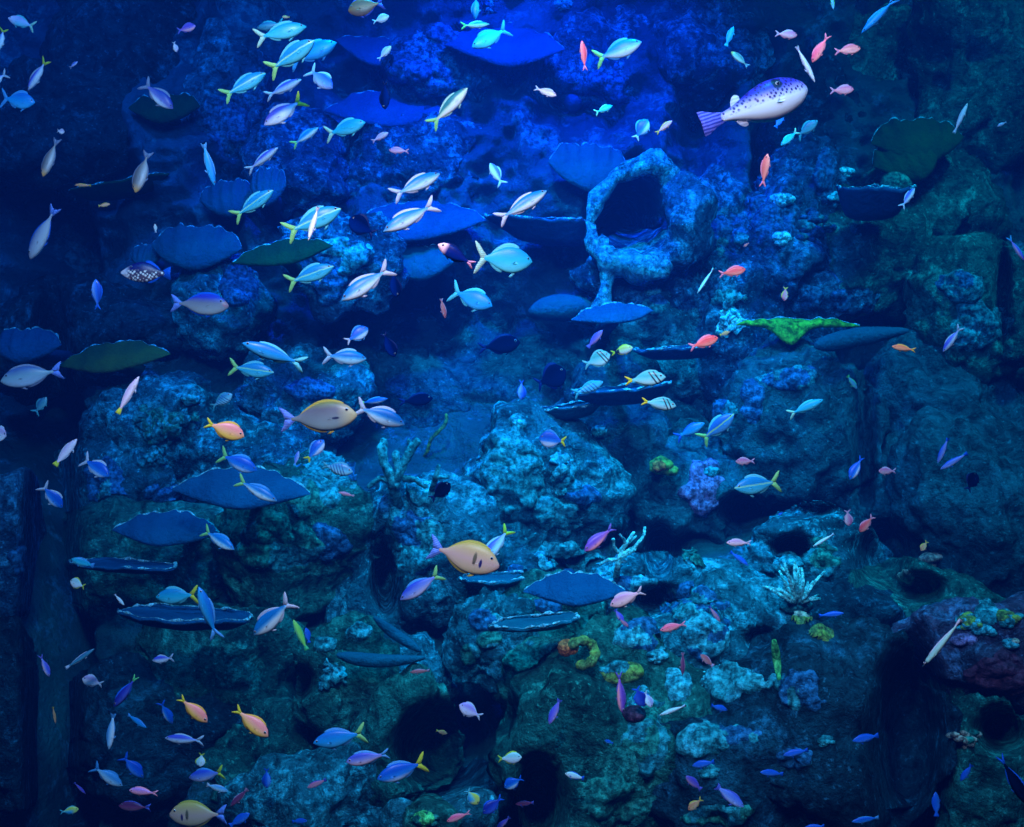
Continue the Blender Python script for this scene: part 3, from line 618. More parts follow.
# --- colonies
COL = [
 # px, py, rx, ry, mats, n, size, style, label
 (160, 425, 36, 20, ('aqua', 'green'), 60, (4, 8), 'leaf', 'leafy blue-green coral spreading at the left below the olive plate'),
 (152, 455, 14, 14, ('aqua',), 16, (3, 6), 'leaf', 'small leafy tuft hanging below the leafy coral at left'),
 (285, 545, 36, 26, ('green', 'aqua'), 60, (5, 8), 'knob', 'green lumpy coral heads covering the centre left boulder'),
 (315, 495, 24, 18, ('aqua', 'green'), 34, (4, 7), 'knob', 'pale green coral lumps on top of the centre left boulder'),
 (330, 545, 16, 20, ('blue', 'cyan'), 26, (4, 7), 'knob', 'powder blue coral lump on the centre left boulder'),
 (345, 470, 40, 16, ('aqua', 'blue'), 26, (3, 6), 'knob', 'faint blue coral crust left of the staghorn coral'),
 (425, 492, 18, 14, ('aqua', 'cyan'), 26, (3, 6), 'knob', 'turquoise coral tuft at the right foot of the staghorn coral'),
 (405, 545, 30, 26, ('aqua', 'blue'), 30, (4, 7), 'knob', 'dull turquoise crust on the boulder under the staghorn coral'),
 (510, 470, 26, 34, ('aqua',), 50, (4, 8), 'knob', 'turquoise crust on the left face of the big centre boulder'),
 (562, 472, 12, 24, ('aqua', 'cyan'), 30, (4, 8), 'leaf', 'star-shaped turquoise soft coral beneath the round blue fusilier'),
 (556, 515, 22, 16, ('aqua',), 16, (3, 6), 'knob', 'faint turquoise growth low on the big centre boulder'),
 (585, 497, 16, 9, ('blue', 'cyan'), 14, (4, 6), 'knob', 'small blue coral clump on the right of the centre boulder'),
 (518, 422, 8, 7, ('aqua', 'cyan'), 9, (3, 5), 'knob', 'tiny cyan coral knob above the big centre boulder'),
 (566, 562, 28, 18, ('aqua', 'cyan'), 50, (4, 7), 'knob', 'pale turquoise coral mound above the winged blue plate coral'),
 (694, 555, 13, 18, ('green', 'cyan'), 30, (3, 6), 'leaf', 'pale green lettuce coral standing right of the branching coral'),
 (700, 487, 17, 22, ('lilac',), 46, (4, 6), 'knob', 'lilac cauliflower coral lump on the dark recess'),
 (709, 471, 6, 5, ('cyan', 'aqua'), 22, (4, 6), 'disc', 'small aqua disc on top of the lilac coral lump'),
 (618, 585, 34, 8, ('cyan', 'blue'), 24, (3, 6), 'knob', 'bright blue crust at the foot of the thin branching coral'),
 (690, 600, 34, 14, ('blue', 'aqua'), 34, (3, 6), 'knob', 'blue crust over the rock bridge'),
 (636, 637, 24, 14, ('blue', 'cyan'), 40, (3, 6), 'knob', 'bright blue coral crust beneath the pink anthias'),
 (708, 636, 20, 20, ('cyan', 'blue'), 46, (3, 7), 'knob', 'pale cyan coral mound behind the orange-red wrasse'),
 (658, 657, 10, 9, ('aqua', 'cyan'), 19, (4, 6), 'disc', 'round cyan coral disc between the blue crust and the cyan mound'),
 (620, 672, 22, 10, ('aqua', 'yellow'), 36, (4, 7), 'knob', 'yellowish cyan coral cushion on top of the huge pitted boulder'),
 (735, 682, 30, 15, ('cyan', 'aqua'), 52, (3, 6), 'knob', 'cyan knobbly coral field left of the green finger sponge'),
 (678, 685, 11, 14, ('cyan', 'blue'), 22, (3, 6), 'knob', 'small cyan coral lump left of the cyan knobbly field'),
 (640, 700, 9, 14, ('cyan',), 14, (3, 6), 'knob', 'narrow cyan coral tongue beside the blue and pink fish'),
 (700, 740, 20, 16, ('aqua', 'cyan'), 26, (3, 6), 'knob', 'cyan crust ridge on the pitted dark boulder at the bottom'),
 (738, 735, 26, 8, ('blue', 'aqua'), 20, (2, 4), 'knob', 'thin blue crust line along the crest of the pitted dark boulder'),
 (710, 772, 10, 9, ('aqua',), 22, (3, 5), 'disc', 'round aqua coral between the blue-purple wrasses'),
 (720, 815, 30, 10, ('green', 'aqua'), 26, (3, 6), 'knob', 'greenish coral crust on the bottom edge right of centre'),
 (795, 758, 16, 10, ('cyan', 'blue'), 24, (3, 6), 'knob', 'cyan coral clump between two small blue fish at lower right'),
 (825, 742, 6, 6, ('aqua',), 11, (3, 5), 'disc', 'tiny aqua coral knob on the largest dark boulder'),
 (804, 687, 8, 8, ('blue',), 10, (3, 5), 'knob', 'tiny blue coral patch right of the green finger sponge'),
 (800, 690, 20, 16, ('blue', 'aqua'), 46, (2, 5), 'knob', 'scattered dull blue crust on the top of the largest dark boulder'),
 (787, 564, 14, 9, ('aqua', 'cyan'), 22, (5, 8), 'disc', 'smooth round turquoise dome under the dark cave hole'),
 (820, 555, 16, 18, ('aqua', 'green'), 30, (3, 6), 'knob', 'turquoise growth right of the dark cave hole'),
 (800, 615, 11, 7, ('yellow', 'cream'), 14, (4, 6), 'knob', 'yellow coral knob at the base of the anemone'),
 (822, 632, 10, 7, ('cream', 'yellow'), 20, (3, 6), 'knob', 'cream coral clump to the lower right of the anemone'),
 (986, 612, 10, 14, ('aqua', 'cyan'), 16, (3, 6), 'knob', 'small turquoise coral post on the reddish violet boulder'),
 (968, 622, 16, 8, ('yellow', 'cyan'), 28, (4, 6), 'disc', 'yellow-green coral discs on the crown of the reddish violet boulder'),
 (1008, 618, 14, 8, ('aqua', 'yellow'), 22, (4, 6), 'disc', 'pale coral cluster at the right edge above the violet crust'),
 (985, 630, 13, 6, ('cyan',), 19, (3, 6), 'disc', 'small blue-green coral pad in the middle of the violet boulder crown'),
 (1010, 645, 9, 7, ('cyan', 'cream'), 16, (3, 6), 'disc', 'cream and cyan coral button near the right edge'),
 (963, 640, 12, 5, ('lilac',), 10, (3, 5), 'knob', 'small violet coral patch left of the cream and cyan button'),
 (1000, 675, 26, 20, ('maroon',), 26, (3, 6), 'knob', 'dull maroon crust low on the reddish violet boulder'),
 (965, 738, 14, 9, ('cream', 'green'), 25, (3, 6), 'disc', 'dull yellowish coral cup left of the bottom right corner'),
 (907, 577, 8, 7, ('cream', 'orange'), 10, (3, 6), 'knob', 'pale orange coral knob at the left end of the arched rock lip'),
 (965, 285, 22, 14, ('aqua', 'blue'), 26, (3, 6), 'knob', 'blue-violet crust on the upper part of the right mound'),
 (982, 325, 26, 20, ('aqua', 'cyan'), 46, (3, 7), 'knob', 'turquoise soft coral patch on the right mound'),
 (1002, 345, 10, 14, ('green',), 16, (3, 6), 'knob', 'green coral patch at the lower right of the right mound'),
 (730, 322, 15, 16, ('white_c', 'cyan'), 60, (3, 6), 'leaf', 'bright pale cyan soft coral at the tip of the lime plate'),
 (725, 298, 22, 8, ('aqua', 'cyan'), 24, (3, 5), 'leaf', 'row of pale cyan polyps above the bright soft coral'),
 (782, 238, 7, 5, ('white_c',), 8, (5, 7), 'disc', 'round cyan disc coral on the blue mound'),
 (782, 200, 9, 7, ('white_c', 'cyan'), 12, (5, 7), 'disc', 'pale blue disc coral above the round cyan disc'),
 (846, 173, 8, 5, ('white_c',), 8, (5, 7), 'disc', 'upper small aqua cup coral on the rock below the pufferfish'),
 (842, 196, 12, 5, ('white_c', 'cyan'), 14, (4, 6), 'disc', 'lower bright blue cup coral on the rock below the pufferfish'),
 (825, 175, 9, 22, ('blue',), 26, (3, 6), 'knob', 'blue knobbly crust left of the two small cup corals'),
 (812, 228, 18, 20, ('aqua', 'blue'), 41, (4, 7), 'disc', 'cluster of dim blue-green coral discs on the blue mound'),
 (775, 220, 22, 26, ('blue',), 26, (3, 6), 'knob', 'dim blue coral crust around the round cyan disc'),
 (800, 298, 18, 12, ('blue', 'aqua'), 26, (3, 6), 'knob', 'blue-green crust beside the small orange fish'),
 (840, 300, 10, 9, ('blue',), 12, (3, 6), 'knob', 'small dull blue coral patch above the lime plate'),
 (720, 232, 26, 16, ('blue', 'aqua'), 40, (3, 5), 'knob', 'pale blue crust on the rock above the first red anthias'),
 (644, 262, 30, 14, ('aqua', 'cyan'), 44, (3, 6), 'knob', 'turquoise patch just below the coral arch'),
 (652, 292, 9, 6, ('cyan',), 9, (3, 6), 'knob', 'small cyan coral knob under the turquoise patch'),
 (655, 305, 12, 8, ('blue', 'aqua'), 14, (3, 6), 'knob', 'small blue coral clump right of the arch foot'),
 (655, 225, 22, 10, ('blue',), 24, (3, 5), 'knob', 'blue coral beads on the lower lip of the arch hollow'),
 (345, 255, 26, 14, ('cyan', 'blue'), 44, (3, 6), 'knob', 'pale blue lacy crust on the round rock behind two fusiliers'),
 (330, 285, 16, 16, ('blue',), 26, (2, 5), 'knob', 'small blue coral beads under the pale lacy crust'),
 (405, 70, 20, 12, ('blue',), 30, (3, 5), 'knob', 'bright blue coral beads right of the pink and white fish'),
 (455, 35, 22, 14, ('blue',), 30, (2, 4), 'knob', 'bright blue coral beads left of the thin pale fusilier'),
 (490, 8, 8, 9, ('blue', 'cyan'), 14, (3, 5), 'leaf', 'pale blue frilly coral on the top edge near the centre'),
 (563, 4, 8, 5, ('cyan',), 8, (3, 5), 'knob', 'small cyan coral knob on the top edge'),
 (605, 95, 24, 22, ('blue',), 30, (3, 5), 'knob', 'dim blue coral crust left of the small cyan fish'),
 (225, 120, 20, 24, ('blue',), 50, (2, 4), 'knob', 'fine blue pebble-like crust on the upper left rock column'),
 (190, 398, 9, 6, ('cyan', 'aqua'), 16, (3, 6), 'disc', 'small cyan coral knob right of the white slender fish'),
 (310, 390, 18, 10, ('blue',), 20, (3, 5), 'knob', 'dim blue crust above the big grey-brown unicornfish'),
 (240, 280, 16, 24, ('dark_blue', 'blue'), 20, (3, 5), 'knob', 'dim blue crust right of the grey unicornfish with blue back'),
 (170, 500, 22, 14, ('blue',), 24, (3, 6), 'knob', 'blue crust behind the blue humped plate coral at left'),
 (105, 485, 18, 24, ('blue', 'aqua'), 26, (2, 5), 'knob', 'dim blue crust right of the upright blue fusilier at left'),
 (326, 645, 9, 8, ('green', 'aqua'), 16, (3, 6), 'knob', 'round pale green coral on the green boulder below the fusilier'),
 (358, 632, 12, 10, ('aqua', 'cyan'), 22, (3, 6), 'knob', 'turquoise coral left of the slanting coral log'),
 (334, 675, 15, 14, ('cyan', 'aqua'), 34, (3, 6), 'leaf', 'bright turquoise soft coral on the round green boulder'),
 (470, 652, 9, 10, ('green', 'aqua'), 20, (3, 6), 'knob', 'green coral on the left of the encrusted rock head'),
 (490, 640, 10, 7, ('green', 'cyan'), 16, (3, 6), 'knob', 'pale green coral on the top of the encrusted rock head'),
 (485, 620, 15, 9, ('blue', 'aqua'), 20, (3, 6), 'knob', 'pale blue crust above the encrusted rock head'),
 (515, 575, 10, 8, ('cyan', 'blue'), 14, (3, 6), 'knob', 'blue coral lump at the right end of the narrow shelf coral'),
 (548, 605, 14, 9, ('blue',), 16, (3, 6), 'knob', 'blue coral hanging under the winged plate coral'),
 (600, 432, 7, 5, ('aqua',), 4, (3, 4), 'knob', 'faint aqua knob left of the slanting blue fusilier pair'),
 (715, 410, 16, 10, ('aqua', 'blue'), 20, (3, 6), 'knob', 'dim turquoise crust above the yellow-lined blue fusilier'),
 (790, 378, 26, 10, ('blue', 'aqua'), 26, (2, 4), 'knob', 'pale crust on the brow of the smooth domed boulder'),
 (752, 400, 10, 18, ('blue',), 16, (2, 4), 'knob', 'thin blue crust down the left edge of the domed boulder'),
 (425, 818, 14, 7, ('green', 'lime'), 25, (4, 6), 'disc', 'bright green coral cap on the small bottom dome'),
 (18, 560, 8, 12, ('blue',), 14, (3, 5), 'knob', 'faint blue coral patch by the left edge'),
 (537, 780, 7, 6, ('aqua',), 12, (3, 5), 'disc', 'small aqua coral knob in the bottom hollow'),
 (540, 660, 26, 18, ('green', 'aqua'), 26, (3, 6), 'knob', 'dull green coral crust left of the yellow ring sponge'),
 (615, 800, 30, 20, ('green',), 18, (2, 4), 'knob', 'sparse green crust low on the huge pitted boulder'),
 (645, 740, 20, 30, ('aqua', 'green'), 30, (2, 5), 'knob', 'small ridged green crust on the right of the huge pitted boulder'),
]
C['dark_blue'] = plain('dull_blue_crust', (0.03, 0.10, 0.18), (0.01, 0.05, 0.10))
C['white_c'] = plain('pale_cyan_coral', (0.35, 1.0, 1.0), (0.12, 0.70, 0.78))
for i, (px, py, rx, ry, mats, n, size, style, label) in enumerate(COL):
    colony(px, py, rx, ry, mats, label, n, size, style, seed=i, name={'disc': 'disc_coral', 'leaf': 'leafy_coral'}.get(style, 'knobbly_coral'))

# round green disc coral, ring sponge, cup sponge
def disc(px, py, rx, ry, mat, label, name='disc_coral', lift=0.15, cat='coral', tilt=0):
    p, n = surf(px, py); Y = p.y-lift; s = Y/F; w = MB()
    V, Fc = ico(3); t = math.radians(tilt)
    W = V*np.array((rx*s, 0.05, ry*s))*(1+0.06*vnoise(V*2.5, 3))[:, None]
    W[:, 1] += 0.03*(V[:, 0]**2+V[:, 2]**2)
    w.add(W+np.array(pix(px, py, Y)), Fc); o = w.build(name, C[mat], None, pix(px, py, Y)[:]); o.rotation_euler[1] = t
    st = MB(); st.tube([(0, 0, 0), (0, lift*0.8, -0.06), (0, lift+0.05, -0.08)], [0.02, 0.03, 0.05], 8); st.build('stalk', C[mat], o)
    return tag(o, label, cat)
disc(899, 182, 17, 13, 'green', 'round dim green disc coral beside the dark blue bowl', lift=0.3)
disc(573, 102, 9, 9, 'plate', 'faint round blue ring coral below the red slender anthias', lift=0.1)
def ring(px, py, r, t, mat, label, a0, a1, name, lift=0.1):
    p, _ = surf(px, py); Y = p.y-lift; w = MB(); pts = []; rad = []
    for i in range(22):
        a = a0+(a1-a0)*i/21; pts.append(pix(px+r*math.cos(a), py-r*0.95*math.sin(a), Y+0.02*math.sin(a*2))); rad.append(t*Y/F*(0.75+0.35*math.sin(i*0.9)**2))
    w.tube(pts, rad, 12); o = w.build(name, [C[mat]], None, pix(px, py, Y)[:]); return tag(o, label, 'sponge'), Y
o_, Y_ = ring(582, 653, 13, 5.5, 'yellow', 'yellow ring-shaped sponge with an orange lobe', -1.9, 2.6, 'ring_sponge')
w = MB(); w.ball((0, 0, 0), (10*Y_/F, 6*Y_/F, 8.5*Y_/F), 3, 0.25, 2); lb = w.build('orange_lobe', C['orange'], o_); lb.location = pix(567, 648, Y_)-Vector(o_.location); lb['label'] = 'orange lobe on the left'
o_, Y_ = None, None
def cup():
    p, _ = surf(660, 468); Y = p.y-0.12; s = Y/F; w = MB()
    w.ball((0, 0, 0), (12*s, 8*s, 9*s), 3, 0.25, 7); w.ball((11*s, 0, -5*s), (7*s, 6*s, 5*s), 3, 0.2, 9); w.tube([(0, 0, 0), (0, .14, -.02)], [.04, .05], 8)
    o = w.build('cup_sponge', C['yellow']); o.location = pix(661, 466, Y); tag(o, 'yellow cup sponge with orange heart on the flat dark rock face', 'sponge')
    q = MB(); q.ball((-3*s, -8*s, 0), (6.5*s, 3.5*s, 6*s), 3, 0.2, 1); c = q.build('centre', C['orange'], o); c['label'] = 'orange centre'
cup()
disc(635, 716, 12, 9, 'maroon', 'dark maroon flat sponge patch beneath the blue and pink fish', 'patch_sponge', 0.03, 'sponge')
disc(933, 558, 13, 6, 'cream', 'dull brown oval sponge lying on the arched rock lip', 'oval_sponge', 0.05, 'sponge', -8)

# branching corals
def branch_coral(name, label, mat, base, limbs, lift=0.15):
    root = bpy.data.objects.new(name, None); SC.collection.objects.link(root)
    p, _ = surf(*base); Y = p.y-lift; root.location = pix(base[0], base[1], Y); o0 = Vector(root.location)
    for i, (pts, r0, r1) in enumerate(limbs):
        P = []; n = len(pts)
        for k, q in enumerate(pts):
            P.append(pix(q[0], q[1], Y+(0.05*math.sin(i*2.1))*k/(n-1)+(lift*0.9 if k == 0 and i == 0 else 0))-o0)
        fine = []; rad = []
        for k in range(n-1):
            for j in range(4):
                t = j/4; fine.append(P[k].lerp(P[k+1], t)); u = (k+t)/(n-1); rad.append((r0*(1-u)+r1*u)*Y/F)
        fine.append(P[-1]); rad.append(r1*Y/F)
        w = MB(); w.tube(fine, rad, 10); V = w.v[0]; V += (0.006*vnoise(V*40, i))[:, None]
        w.build('branch', C[mat], root)
    return tag(root, label, 'coral')
branch_coral('staghorn_coral', 'thick blunt-branched blue-green staghorn coral near the centre', 'aqua', (402, 500),
 [([(398, 505), (392, 480), (384, 462), (381, 445)], 6, 4.5), ([(384, 462), (383, 440)], 4.5, 4), ([(396, 480), (404, 462), (412, 448), (418, 440)], 5, 4), ([(412, 449), (409, 440)], 3.5, 2.5), ([(398, 486), (380, 478), (368, 487)], 4, 2.5), ([(404, 478), (416, 480), (426, 487)], 4, 2.5), ([(398, 470), (396, 452)], 4, 4)])
branch_coral('staghorn_coral', 'small forked coral beside the black fish right of the staghorn', 'aqua', (433, 490), [([(432, 490), (436, 476), (438, 466)], 3.5, 2), ([(436, 477), (448, 477)], 2.5, 2.2)])
branch_coral('branching_coral', 'thin pale green antler-like branching coral at centre', 'white', (616, 574),
 [([(616, 578), (618, 565), (620, 552), (629, 540), (634, 532)], 3.6, 1.6), ([(619, 556), (634, 548), (643, 537), (645, 527)], 2.4, 1.3), ([(619, 553), (614, 546), (613, 539)], 2.2, 1.6), ([(617, 560), (608, 560), (600, 564)], 2, 1.1), ([(624, 547), (636, 536)], 1.8, 1.2), ([(626, 544), (620, 534)], 1.6, 1.1), ([(620, 558), (630, 553), (636, 549)], 1.8, 1.1), ([(619, 562), (627, 561)], 1.6, 1.1)])
def anemone():
    root = bpy.data.objects.new('anemone', None); SC.collection.objects.link(root)
    p, _ = surf(797, 603); Y = p.y-0.10; root.location = pix(797, 606, Y); o0 = Vector(root.location); rg = random.Random(3)
    for i in range(22):
        a = math.radians(20+140*i/21); L = rg.uniform(26, 44) if 50 < math.degrees(a) < 130 else rg.uniform(20, 32); b = rg.uniform(-0.25, 0.25); pts = []
        for k in range(6):
            t = k/5; aa = a+b*t*2; pts.append(pix(797+L*t*math.cos(aa), 604-L*t*math.sin(aa), Y-0.10*math.sin(3.0*t)*rg.uniform(.5, 1)+0.08*math.cos(i*1.7)*t)-o0)
        w = MB(); w.tube(pts, [2.5*Y/F*(1-0.5*k/5) for k in range(6)], 8); w.build('tentacle', C['white'], root)
    w = MB(); w.ball((0, 0.03, 0.0), (0.09, 0.07, 0.05), 2, 0.2); w.build('column', C['aqua'], root)
    return tag(root, 'pale anemone with long spiky tentacles above a yellow coral knob', 'anemone')
anemone()

def strand():
    Y = surf(440, 440)[0].y-0.15; w = MB(); P = []; 
    for i in range(16):
        t = i/15; P.append(pix(446-16*t*t-14*t+3*math.sin(9*t), 414+48*t, Y-0.04*math.sin(5*t)+(0.15*max(0, t-.8)*5)))
    w.tube(P, [(1.3+0.8*abs(math.sin(i*1.3)))*Y/F for i in range(16)], 8)
    tag(w.build('algae_strand', C['yellow'], None, P[0][:]), 'thin yellow-green algae strand hanging right of the staghorn coral', 'algae')
strand()

# ------------------------------------------------------------------ fish
def fmat(name, back, side, belly, z0=-0.10, z1=0.0, z2=0.09, line=None, spots=None, head=None, rough=0.35, patch=None, k=0.85, spec=0.3):
    """fish skin by height on the body: belly, flank, back; optional lateral line colour, spots and head colour"""
    dm = lambda c_: tuple(min(1, x_*k) for x_ in c_)
    back, side, belly = dm(back), dm(side), dm(belly)
    if line: line = dm(line)
    m, nt, b = nodes(name)
    tc = nt.nodes.new('ShaderNodeTexCoord').outputs['Object']
    sep = nt.nodes.new('ShaderNodeSeparateXYZ'); nt.links.new(tc, sep.inputs[0])
    ad = nt.nodes.new('ShaderNodeMath'); ad.operation = 'MULTIPLY_ADD'; nt.links.new(noise(nt, tc, 9, 3), ad.inputs[0]); ad.inputs[1].default_value = 0.03; nt.links.new(sep.outputs[2], ad.inputs[2])
    mr = nt.nodes.new('ShaderNodeMapRange'); mr.inputs[1].default_value = -0.25; mr.inputs[2].default_value = 0.25; nt.links.new(ad.outputs[0], mr.inputs[0])
    p = lambda z: (z+0.265)/0.5
    st = [(p(z0), belly), (p(z1), side), (p(z2), back)]
    if line: st = [(p(z0), belly), (p(z1)-0.02, side), (p(z1)+0.015, line), (p(z1)+0.06, back), (p(z2)+.02, back)]
    c = ramp(nt, mr.outputs[0], st)
    if spots:
        col, sc, th, zlo, zhi = spots
        v = nt.nodes.new('ShaderNodeTexVoronoi'); mp = nt.nodes.new('ShaderNodeMapping'); mp.inputs['Scale'].default_value = (1, 0, 1); mp.inputs['Rotation'].default_value = (0, 0.6, 0); nt.links.new(tc, mp.inputs[0]); v.voronoi_dimensions = '3D'; v.inputs['Scale'].default_value = sc; v.inputs['Randomness'].default_value = 0.45; nt.links.new(mp.outputs[0], v.inputs['Vector'])
        s1 = ramp(nt, v.outputs['Distance'], [(th, (1, 1, 1)), (th+0.08, (0, 0, 0))])
        zr = ramp(nt, mr.outputs[0], [(p(zlo), (0, 0, 0)), (p(zlo)+.04, (1, 1, 1)), (p(zhi), (1, 1, 1)), (p(zhi)+.04, (0, 0, 0))])
        c = mix(nt, mix(nt, 1.0, s1, zr, 'MULTIPLY'), c, col)
    if head:
        col, x0, x1 = head
        hr = nt.nodes.new('ShaderNodeMapRange'); hr.inputs[1].default_value = x0; hr.inputs[2].default_value = x1; nt.links.new(sep.outputs[0], hr.inputs[0])
        c = mix(nt, hr.outputs[0], c, col)
    for (col, x0, z0_, rx_, rz_) in (patch or []):
        mp = nt.nodes.new('ShaderNodeMapping'); mp.vector_type = 'POINT'; mp.inputs['Location'].default_value = (-x0/rx_, 0, -z0_/rz_); mp.inputs['Scale'].default_value = (1/rx_, 0, 1/rz_); nt.links.new(tc, mp.inputs[0])
        ln_ = nt.nodes.new('ShaderNodeVectorMath'); ln_.operation = 'LENGTH'; nt.links.new(mp.outputs[0], ln_.inputs[0])
        rr_ = nt.nodes.new('ShaderNodeMapRange'); rr_.inputs[1].default_value = 0.7; rr_.inputs[2].default_value = 1.15; rr_.inputs[3].default_value = 1; rr_.inputs[4].default_value = 0; nt.links.new(ln_.outputs['Value'], rr_.inputs[0])
        c = mix(nt, rr_.outputs[0], c, col)
    nt.links.new(c, b.inputs['Base Color'])
    b.inputs['Roughness'].default_value = rough; b.inputs['Specular IOR Level'].default_value = spec
    return m
def stripes(m, bands, col=(0.01, 0.02, 0.04), slant=0.5):
    """dark bars across the body at the given x positions"""
    nt = m.node_tree; b = nt.nodes['Principled BSDF']; src = b.inputs['Base Color'].links[0].from_socket
    tc = nt.nodes.new('ShaderNodeTexCoord').outputs['Object']; sep = nt.nodes.new('ShaderNodeSeparateXYZ'); nt.links.new(tc, sep.inputs[0])
    ad = nt.nodes.new('ShaderNodeMath'); ad.operation = 'MULTIPLY_ADD'; nt.links.new(sep.outputs[2], ad.inputs[0]); ad.inputs[1].default_value = slant; nt.links.new(sep.outputs[0], ad.inputs[2])
    for x0, wd in bands:
        s = nt.nodes.new('ShaderNodeMath'); s.operation = 'SUBTRACT'; nt.links.new(ad.outputs[0], s.inputs[0]); s.inputs[1].default_value = x0
        a = nt.nodes.new('ShaderNodeMath'); a.operation = 'ABSOLUTE'; nt.links.new(s.outputs[0], a.inputs[0])
        l = nt.nodes.new('ShaderNodeMapRange'); l.inputs[1].default_value = wd*0.7; l.inputs[2].default_value = wd*1.1; l.inputs[3].default_value = 1; l.inputs[4].default_value = 0; nt.links.new(a.outputs[0], l.inputs[0])
        src = mix(nt, l.outputs[0], src, col)
    nt.links.new(src, b.inputs['Base Color']); return m
def fin(name, c, c2=None, alpha=1.0):
    m, nt, b = nodes(name)
    tc = nt.nodes.new('ShaderNodeTexCoord').outputs['Object']
    wv = nt.nodes.new('ShaderNodeTexWave'); wv.inputs['Scale'].default_value = 14; wv.inputs['Distortion'].default_value = 1.5; wv.bands_direction = 'Z'; nt.links.new(tc, wv.inputs['Vector'])
    nt.links.new(ramp(nt, wv.outputs['Fac'], [(0.2, c2 or tuple(x*0.75 for x in c)), (0.8, c)]), b.inputs['Base Color'])
    b.inputs['Roughness'].default_value = 0.5; b.inputs['Specular IOR Level'].default_value = 0.1
    return m
